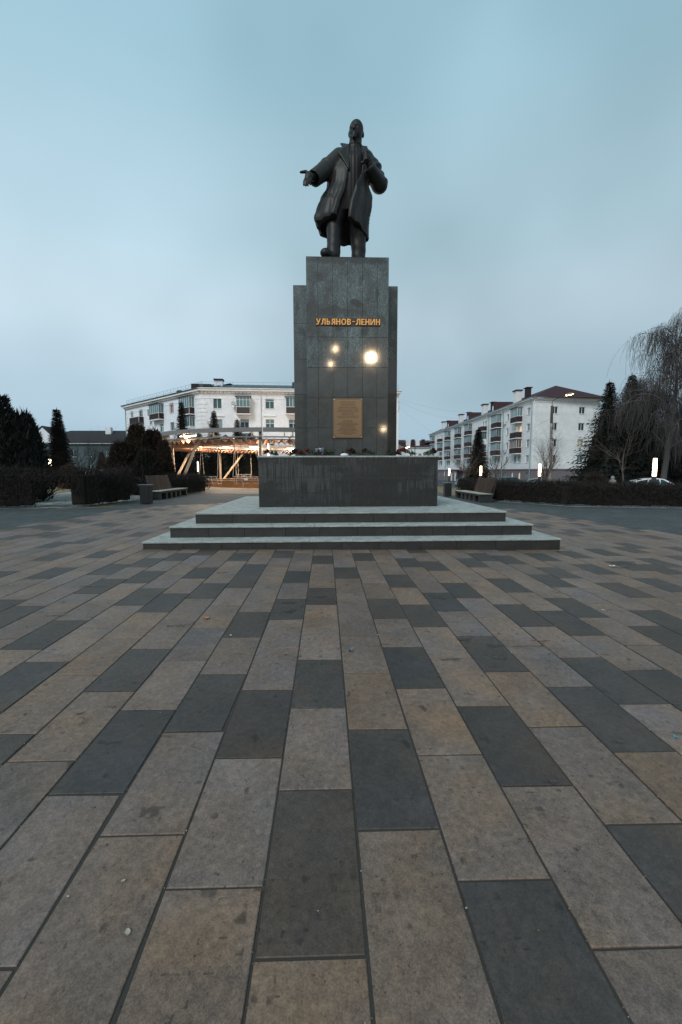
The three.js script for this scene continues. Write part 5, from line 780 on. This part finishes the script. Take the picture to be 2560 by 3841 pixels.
bareTree(px2(1752, 48), 48, 'leafless tree leaning beside the small spruce', 1054, { stems: [[up(-.2, 0), 3.6, .08], [up(.15, 0), 3.2, .07]], levels: 3, first: 1, split: 2, angle: .6, shrink: .6, wob: .2, bark: paleBark, up: .1 });
[[300, 70, 6.8], [345, 72, 7.2], [400, 68, 6.4], [440, 74, 6.5]].forEach(([u, Z, h], i) => bareTree(px2(u, Z), Z, ['leafless tree before the teal house, next to the lone spruce', 'forked leafless tree in front of the teal house windows', 'leafless tree with arching twigs before the teal house', 'leafless tree beside the corner of the white block'][i], 1060 + i, { stems: [[up(.1 * (i % 2 ? 1 : -1), 0), h * .62, .11], [up(-.28, .1), h * .5, .08]], levels: 3, first: 1, split: 3, angle: .6, shrink: .62, wob: .2, up: .08 }));
bareTree(px2(520, 78), 78, 'small leafless tree at the end corner of the white block', 1065, { stems: [[up(0, 0), 3.4, .07]], levels: 3, first: 1, split: 3, angle: .6, shrink: .6, wob: .2 });

// ------------------------------------------------------------------ benches, bins
const concrete = new THREE.MeshStandardMaterial({ map: grainTex, color: lin(.045, .052, .056), roughness: .9 }), paleSeat = new THREE.MeshStandardMaterial({ map: woodTex, color: lin(.62, .70, .73), roughness: .75 }), backWood = new THREE.MeshStandardMaterial({ map: woodTex, color: lin(.075, .042, .03), roughness: .8 });
function bench(x, Z, dir, len, back, label) {   // long slab seat on a concrete frame, wooden back over part of it; dir: +1 sits facing +x
  const y = gy(x, Z), o = thing('park_bench', label, 'bench', V(x, y, Z), 'long benches at the plaza edge'), sx = (a) => a * dir, bx = (a0, a1, y0, y1, Z0, Z1, b) => B(Math.min(sx(a0), sx(a1)), Math.max(sx(a0), sx(a1)), y0, y1, Z0, Z1, b);
  for (let k = 0; k < 6; k++) mesh('seat_slat', triUV(bx(-.36 + k * .125, -.245 + k * .125, .44, .475, 0, len), .6, k * .3), paleSeat, o);
  mesh('seat_frame', triUV(merge([bx(-.35, .36, .36, .439, .03, .12), bx(-.35, .36, .36, .439, len - .12, len - .03), bx(.28, .34, .33, .439, .121, len - .121), bx(-.34, -.28, .33, .439, .121, len - .121)]), .5), concrete, o);
  for (const z of [.05, len * .2, len * .36, len * .52, len * .68, len - .3]) mesh('leg', triUV(bx(-.34, .34, -.02, .36, z, z + (z < .1 || z > len - .4 ? .25 : .3)), .5, z), concrete, o);
  const n = 13; for (let k = 0; k < n; k++) { const t = k / (n - 1), xx = -.33 - .26 * t, yy = .54 + .76 * t; mesh('back_slat', triUV(cbox(.028, .046, back[1] - back[0], .003).rotateZ(.33 * dir).translate(sx(xx), yy, -(back[0] + back[1]) / 2), .6, k * .37), backWood, o); }
  for (const z of [back[0] + .1, (back[0] + back[1]) / 2, back[1] - .1]) mesh('back_support', bar(new THREE.Vector3(sx(-.42), .2, -z), new THREE.Vector3(sx(-.655), 1.34, -z), .06), darkMetal, o);
  return o;
}
bench(-9.62, 24.5, 1, 4.9, [.6, 3.9], 'long bench with wooden back in front of the brown thujas'); bench(8.92, 23.7, -1, 4.7, [.15, 3.0], 'long bench with slatted wooden back before the street side hedge');
function bin(x, Z, label) {
  const o = thing('litter_bin', label, 'bin', V(x, gy(x, Z), Z), 'litter bins by the benches'); mesh('body', triUV(cbox(.46, .86, .46, .02).translate(0, .45, 0), .6), std(.007, .011, .013, .8), o); mesh('lid', cbox(.56, .035, .5, .008).translate(0, .935, 0), std(.10, .12, .13, .4), o);
  for (const a of [-1, 1]) mesh('lid_bracket', cbox(.03, .06, .3, .004).translate(a * .2, .9, 0), darkMetal, o); for (let k = 0; k < 7; k++) mesh('rib', cbox(.018, .8, .012, .003).translate(-.19 + k * .063, .45, .237), std(.010, .015, .018, .8), o);
}
bin(-8.83, 21.6, 'dark square litter bin at the bench end toward the plaza, below the thujas'); bin(8.35, 29.4, 'dark square litter bin behind the street side bench');

// ------------------------------------------------------------------ lamps
const lampGlow = glow(1, .76, .50, 5.5), LW = lin(1, .72, .46);
function bollard(u, v0, v1, Z, label, pow = 5) {   // pillar lamp: dark post, glowing pierced cylinder
  const top = atZ(u, v0, Z), bot = atZ(u, v1, Z), y = gy(top.x, Z), o = thing('pillar_lamp', label, 'lamp', V(top.x, y, Z), 'glowing pillar lamps'), a = bot.y - y, b = top.y - y, R = .13;
  mesh('post', cyl(R, R, a, 16).translate(0, a / 2, 0), darkMetal, o); mesh('glow_tube', cyl(R * .82, R * .82, b - a - .01, 16).translate(0, (a + b) / 2, 0), lampGlow, o); mesh('cap', cyl(R, R, .05, 16).translate(0, b + .025, 0), darkMetal, o);
  const g = []; for (let k = 0; k < 8; k++) for (const s of [-1, 1]) { const c = new THREE.CatmullRomCurve3(Array.from({ length: 5 }, (_, i) => { const t = i / 4, q = k / 8 * 6.283 + s * t * 1.57; return new THREE.Vector3(Math.cos(q) * R, lerp(a, lerp(a, b, .7), t), Math.sin(q) * R); })); g.push(new THREE.TubeGeometry(c, 8, .005, 3)); } mesh('lattice', merge(g), std(.5, .4, .3, .5, { metalness: .4 }), o);
  const l = new THREE.PointLight(LW, pow, 0, 2); l.position.set(0, (a + b) / 2, R + .06); l.shadow.radius = 6; l.castShadow = true; o.add(l); const l2 = l.clone(); l2.position.z = -R - .06; l2.intensity = pow * .5; o.add(l2);
}
bollard(2459, 1719, 1787, 27, 'glowing pillar lamp in front of the dark spruces beside the white car'); bollard(2026, 1740, 1786, 40, 'glowing pillar lamp beside the concrete street pole'); bollard(1805, 1748, 1784, 50, 'glowing pillar lamp in front of the small spruce'); bollard(1686, 1757, 1784, 64, 'glowing pillar lamp farthest along the street'); bollard(187, 1722, 1757, 40, 'glowing pillar lamp half hidden by the huge thuja');
const streetGlow = glow(1, .66, .34, 9);
{ // concrete street pole with a bent arm and a long lamp
  const Z = 46, base = atZ(2066, 1808, Z), top = atZ(2072, 1522, Z), x = base.x, y = gy(x, Z), o = thing('street_lamp', 'tall concrete street pole with lit arm lamp in front of the brick block', 'street lamp', V(x, y, Z));
  const H = top.y - y, tip = atZ(2124, 1483, Z), end = atZ(2152, 1475, Z), loc = (p) => p.clone().sub(new THREE.Vector3(x, y, -Z));
  mesh('pole', triUV(rod(new THREE.Vector3(0, -.1, 0), new THREE.Vector3(top.x - x, H * .84, 0), .17, .12, 12), .5), new THREE.MeshStandardMaterial({ map: grainTex, color: lin(.52, .48, .45), roughness: .9 }), o);
  mesh('pole_top', rod(new THREE.Vector3(top.x - x, H * .80, 0), new THREE.Vector3(top.x - x, H, 0), .15, .13, 10), std(.05, .045, .042, .8), o);
  const c = new THREE.CatmullRomCurve3([new THREE.Vector3(top.x - x, H, 0), new THREE.Vector3(top.x - x + .05, H + .5, 0), loc(atZ(2092, 1494, Z)), loc(tip)]); mesh('arm', new THREE.TubeGeometry(c, 14, .035, 6), darkMetal, o);
  const d = loc(end).sub(loc(tip)); mesh('lamp_head', bar(loc(tip).add(new THREE.Vector3(0, .06, 0)), loc(end).add(new THREE.Vector3(0, .06, 0)), .22, .08), darkMetal, o); mesh('lamp_glass', bar(loc(tip), loc(end), .16, .06), streetGlow, o);
  for (const q of [.62, .68, .74]) mesh('clamp', rod(new THREE.Vector3((top.x - x) * q, H * q, 0), new THREE.Vector3((top.x - x) * q, H * q + .06, 0), .175, .175, 12), darkMetal, o); for (let k = 0; k < 4; k++) mesh('insulator', cyl(.03, .04, .1, 8).translate((top.x - x) + (k % 2 ? .24 : -.24), H * (.86 - .07 * (k >> 1)), 0), pvc, o); mesh('sign_plate', cbox(.22, .12, .02).translate((top.x - x) * .6, H * .58, .16), std(.6, .62, .62, .6), o);
  const l = new THREE.PointLight(lin(1, .66, .38), 25, 0, 2); l.position.copy(loc(tip).lerp(loc(end), .5)).add(new THREE.Vector3(0, -.15, 0)); l.castShadow = true; l.shadow.radius = 8; o.add(l);
  const wires = [[[top.x, y + H * .86, -Z], [36.2, 8.5, -84]], [[top.x, y + H * .8, -Z], [36.2, 5.6, -80]]]; for (const [a, b] of wires) { const A = new THREE.Vector3(...a), Bv = new THREE.Vector3(...b), m = A.clone().lerp(Bv, .5); m.y -= .5; single('overhead_wire', new THREE.TubeGeometry(new THREE.QuadraticBezierCurve3(A, m, Bv), 12, .01, 4), darkMetal, a[1] > y + H * .83 ? 'upper thin wire from the street pole to the brick block' : 'lower thin wire from the street pole to the brick block', 'wire', 'wires to the brick block'); }
}
{ // far street lamp and wires between the blocks
  const Z = 95, a = atZ(1522, 1681, Z), b = atZ(1537, 1675, Z), o = thing('street_lamp', 'distant street lamp glowing just above the flowers near the far houses', 'street lamp', V(b.x + 1.2, gy(b.x, Z), Z)), loc = (p) => p.clone().sub(o.position);
  mesh('pole', rod(new THREE.Vector3(0, 0, 0), new THREE.Vector3(0, loc(b).y + .1, 0), .1, .07, 8), darkMetal, o); mesh('arm', rod(new THREE.Vector3(0, loc(b).y, 0), loc(b), .04, .04), darkMetal, o); mesh('lamp_glass', bar(loc(a), loc(b), .22, .22), streetGlow, o);
  for (const [q, w, sag] of [[[1492, 1494], [2004, 1520], 4], [[1490, 1500], [1800, 1560], 3], [[1492, 1520], [1660, 1640], 1]]) { const A = atZ(...q, 74), Bv = atZ(...w, 90), m = A.clone().lerp(Bv, .5); m.y -= sag; single('overhead_wire', new THREE.TubeGeometry(new THREE.QuadraticBezierCurve3(A, m, Bv), 16, .008, 4), std(.25, .30, .32, .8), sag === 4 ? 'longest sagging wire across the sky from white block to brick block corner' : sag === 3 ? 'middle sagging wire between the white block and the brick block eave' : 'short steep wire falling from the white block to the far houses', 'wire', 'wires between the blocks'); }
}
{ // lamps behind the viewer that the polished shaft mirrors
  const mast = (x, y, Z, w, h, e, pow, label) => { const g0 = gy(x, 0), o = thing('floodlight_mast', label, 'street lamp', V(x, g0, Z)); mesh('pole', rod(new THREE.Vector3(0, 0, .3), new THREE.Vector3(0, y - g0 + h * .6, .3), .12, .07, 8), darkMetal, o); mesh('housing', cbox(w + .1, h + .1, .2, .02).translate(0, y - g0, .14), darkMetal, o); mesh('lamp_glass', cbox(w, h, .02, .004).translate(0, y - g0, .03), glow(1, .72, .42, e), o); const l = new THREE.SpotLight(lin(1, .72, .45), pow, 0, .5, .6, 2); l.position.set(0, y - g0, -.05); l.target.position.set(.6 - x, 4, -12.4 + Z); o.add(l, l.target); l.castShadow = true; l.shadow.radius = 10; };
  mast(4.69, 13.1, -20.2, .98, .6, 100, 110, 'tall floodlight mast with a wide warm lamp across the plaza from the monument'); mast(1.04, 13.9, -20.2, .2, .62, 36, 14, 'slim street lamp with a tall narrow head across the plaza from the monument'); mast(.62, 12.65, -21.2, .42, .14, 36, 12, 'slim street lamp with a short flat head across the plaza from the monument'); mast(6.0, 5.95, -20.2, .3, .22, 50, 10, 'low park lamp across the plaza from the monument');
}

// ------------------------------------------------------------------ parked cars
const tyreM = std(.02, .02, .02, .9), rimM = std(.35, .36, .37, .35, { metalness: .7 }), glassM = std(.015, .045, .055, .06), headM = std(.6, .62, .62, .15);
function car(x, Z, turn, paint, prof, label, o2 = {}) {   // prof: lower body outline, glasshouse base and roof stations along the length
  const o = thing('parked_car', label, 'car', V(x, gy(x, Z) + (o2.dy ?? 0), Z), 'cars parked along the street'); o.rotation.y = turn;
  const W = 1.8, L = prof.len, sh = new THREE.Shape(); prof.body.forEach(([a, b], i) => (i ? sh.lineTo(a * L, b) : sh.moveTo(a * L, b)));
  const bg = new THREE.ExtrudeGeometry(sh, { depth: W - .16, bevelEnabled: true, bevelSize: .06, bevelThickness: .08, bevelSegments: 3, curveSegments: 6 }).translate(0, 0, -(W - .16) / 2); mesh('body', bg, paint, o);
  const st = prof.cabin, pos = [], half = [.80, .62];   // cabin: [position, height of roof] with belt height
  const belt = prof.belt, ring = st.map(([a, h, k]) => { const w = lerp(half[0], half[1], k); return [new THREE.Vector3(a * L, belt, half[0]), new THREE.Vector3(a * L, h, w), new THREE.Vector3(a * L, h + .03 * k, 0), new THREE.Vector3(a * L, h, -w), new THREE.Vector3(a * L, belt, -half[0])]; });
  const tri = (arr, p, q, r) => arr.push(p.x, p.y, p.z, q.x, q.y, q.z, r.x, r.y, r.z); for (let i = 0; i < ring.length - 1; i++) for (let k = 0; k < 4; k++) { tri(pos, ring[i][k], ring[i + 1][k], ring[i + 1][k + 1]); tri(pos, ring[i][k], ring[i + 1][k + 1], ring[i][k + 1]); }
  const cg = new THREE.BufferGeometry(); cg.setAttribute('position', new THREE.Float32BufferAttribute(pos, 3)); cg.computeVertexNormals(); const cab = mesh('cabin', cg, paint, o); cab.material.side = THREE.DoubleSide;
  const quad = (name, p) => { const a = []; tri(a, p[0], p[1], p[2]); tri(a, p[0], p[2], p[3]); const g = new THREE.BufferGeometry(); g.setAttribute('position', new THREE.Float32BufferAttribute(a, 3)); g.computeVertexNormals(); glassM.side = THREE.DoubleSide; return mesh(name, g, glassM, o); };
  const roofAt = (a) => { for (let i = 0; i < st.length - 1; i++) if (a <= st[i + 1][0]) { const t = (a - st[i][0]) / (st[i + 1][0] - st[i][0]); return [lerp(st[i][1], st[i + 1][1], t), lerp(st[i][2], st[i + 1][2], t)]; } return [belt, 0]; };
  for (const s of [-1, 1]) for (const [a0, a1, b0, b1] of prof.side) { const P = (a, f) => { const [h, k] = roofAt(a), yy = lerp(belt + .03, h - .06, f), w = lerp(half[0], lerp(half[0], half[1], k), (yy - belt) / Math.max(.05, h - belt)) + .006; return new THREE.Vector3(a * L, yy, s * w); }; quad('side_window', [P(a0, 0), P(a1, 0), P(b1, 1), P(b0, 1)]); }
  for (const [a0, a1, n] of [[...prof.front, 'windscreen'], [...prof.rear, 'rear_window']]) { const e = a1 > a0 ? -.012 : .012, [h0, k0] = roofAt(a0), [h1, k1] = roofAt(a1), w0 = lerp(half[0], half[1], k0) - .05, w1 = lerp(half[0], half[1], k1) - .06; quad(n, [new THREE.Vector3(a0 * L + e, h0 + .045, w0), new THREE.Vector3(a1 * L + e, h1 + .04, w1), new THREE.Vector3(a1 * L + e, h1 + .04, -w1), new THREE.Vector3(a0 * L + e, h0 + .045, -w0)]); }
  for (const a of prof.wheels) for (const s of [-1, 1]) { const w = mesh('wheel', cyl(.33, .33, .2, 20).rotateX(Math.PI / 2).translate(a * L, .33, s * .81), tyreM, o); mesh('rim', cyl(.2, .2, .03, 14).rotateX(Math.PI / 2).translate(a * L, .33, s * .915), rimM, w); }
  for (const s of [-1, 1]) { mesh('headlight', cbox(.12, .14, .34, .03).translate(L * .985, .66, s * .62), o2.lights ? glow(1, .8, .55, 4) : headM, o); mesh('tail_light', cbox(.1, .14, .3, .03).translate(L * .012, .75, s * .64), std(.25, .01, .01, .3), o); const m = mesh('mirror', new THREE.SphereGeometry(.1, 8, 6).scale(.8, .7, 1).translate(prof.front[0] * L - .25, belt + .06, s * .95), paint, o); }
  mesh('grille', cbox(.03, .14, .8, .01).translate(L + .045, .5, 0), darkMetal, o); return o;
}
const sedan = { len: 4.6, belt: .93, body: [[.01, .3], [.99, .28], [1, .55], [.985, .72], [.72, .9], [.3, .95], [.02, .93], [0, .6]], cabin: [[.04, .95, 0], [.2, 1.26, .8], [.36, 1.41, 1], [.5, 1.44, 1], [.6, 1.36, .95], [.75, .95, 0]], side: [[.14, .33, .24, .36], [.35, .52, .38, .52], [.54, .70, .54, .585]], front: [.735, .60], rear: [.06, .28], wheels: [.19, .81] };
const suv = { len: 4.6, belt: 1.05, body: [[.01, .35], [.99, .34], [1, .7], [.98, .9], [.72, 1.03], [.02, 1.06], [0, .7]], cabin: [[.02, 1.06, 0], [.07, 1.62, .95], [.3, 1.70, 1], [.55, 1.68, 1], [.6, 1.62, .95], [.73, 1.06, 0]], side: [[.06, .22, .1, .22], [.24, .42, .24, .42], [.44, .67, .44, .575]], front: [.715, .605], rear: [.03, .068], wheels: [.18, .82] };
const paintM = (r, g, b) => new THREE.MeshPhysicalMaterial({ color: lin(r, g, b), roughness: .4, clearcoat: .8, clearcoatRoughness: .08 });
car(px2(2310, 34) + .1, 33.5, -.28, paintM(.72, .70, .72), sedan, 'white fastback car parked behind the hedge near the pillar lamp', { dy: .0 });
car(px2(1866, 64), 64, -.12, paintM(.05, .07, .075), suv, 'dark boxy car parked before the grey ground floor of the brick block', { dy: -.1, lights: true }); car(px2(1958, 60), 60, -.2, paintM(.20, .24, .25), sedan, 'grey fastback car parked beside the street pole', { dy: .0 });
car(px2(1712, 70), 70, -.1, paintM(.02, .022, .025), suv, 'black car with a lit headlight waiting far along the street', { dy: -.35, lights: true }); car(px2(318, 42), 42, .12, paintM(.62, .66, .68), suv, 'pale estate car parked in front of the teal house', { dy: -.12 }); car(px2(370, 45), 45, .1, paintM(.03, .05, .055), suv, 'dark car parked beside the pale estate car', { dy: -.2 });

{ // walker in a pale hooded jacket behind the hedge
  const Z = 31, hd = atZ(2299, 1787, Z), g0 = gy(hd.x, Z), o = thing('person', 'person in pale hooded winter jacket walking behind the hedge', 'person', V(hd.x, g0 - .12, Z)), k = (hd.y - g0 + .12) / 1.7; o.scale.setScalar(k); o.rotation.y = .5;
  const body = (x, y, z) => { let d = smin(smin(cone(x, y, z, [0, .9, -.09], [.10, .48, -.09], .1, .075), cone(x, y, z, [.10, .48, -.09], [.04, .08, -.09], .075, .05), .04), smin(cone(x, y, z, [0, .9, .09], [-.02, .48, .09], .1, .075), cone(x, y, z, [-.02, .48, .09], [-.2, .12, .09], .075, .05), .04), .05); d = smin(d, cone(x, y, z, [.04, .05, -.09], [.2, .04, -.09], .05, .04), .02); d = smin(d, cone(x, y, z, [-.2, .08, .09], [-.06, .04, .09], .05, .04), .02); d = smin(d, cone(x, y, z, [0, .95, 0], [.02, 1.35, 0], .15, .15), .08); d = smin(d, cone(x, y, z, [.02, 1.35, 0], [.04, 1.52, 0], .06, .055), .04); let h = ell(x, y, z, [.05, 1.58, 0], [.10, .12, .085]); h = smin(h, cone(x, y, z, [.14, 1.59, 0], [.165, 1.56, 0], .014, .02), .015); h = smin(h, ell(x, y, z, [.09, 1.51, 0], [.05, .05, .05]), .03); h = Math.max(h, -(Math.hypot(x - .15, y - 1.605, Math.abs(z) - .032) - .016)); h = Math.max(h, -ell(x, y, z, [.15, 1.525, 0], [.014, .006, .024])); d = smin(d, h, .02); for (const s of [-1, 1]) { const hx = s < 0 ? .2 : -.1; let q = ell(x, y, z, [hx, .86, s * .25], [.035, .05, .02]); for (let f = 0; f < 4; f++) q = smin(q, cone(x, y, z, [hx - .024 + f * .016, .83, s * .25], [hx - .014 + f * .016, .765 + .01 * Math.abs(f - 1.5), s * .245], .0105, .009), .006); q = smin(q, cone(x, y, z, [hx + .03, .87, s * .25], [hx + .05, .81, s * .245], .011, .009), .01); d = Math.min(d, q); } return d; };
  const jacket = (x, y, z) => { let d = Math.max(smin(cone(x, y, z, [0, .82, 0], [.02, 1.2, 0], .21, .205), cone(x, y, z, [.02, 1.2, 0], [.02, 1.38, 0], .205, .14), .08), .78 - y) + .008 * Math.sin(y * 48); for (const s of [-1, 1]) { const e = s < 0 ? [.06, 1.1, -.27] : [-.06, 1.1, .27], w = s < 0 ? [.19, .91, -.255] : [-.1, .91, .255]; d = smin(d, Math.min(cone(x, y, z, [.01, 1.36, s * .17], e, .095, .08), cone(x, y, z, e, w, .08, .06)), .05); } const hood = Math.max(ell(x, y, z, [.02, 1.58, 0], [.145, .165, .125]), -ell(x, y, z, [.14, 1.57, 0], [.12, .11, .085])); return smin(d, hood, .03); };
  const bodyM = mesh('body', nets(body, [-.35, -.02, -.35], [.35, 1.75, .35], .014), std(.06, .045, .04, .8), o); mesh('hooded_jacket', nets(jacket, [-.4, .7, -.42], [.42, 1.8, .42], .016), std(.20, .19, .185, .9), bodyM);
}
renderer.render(scene, camera);
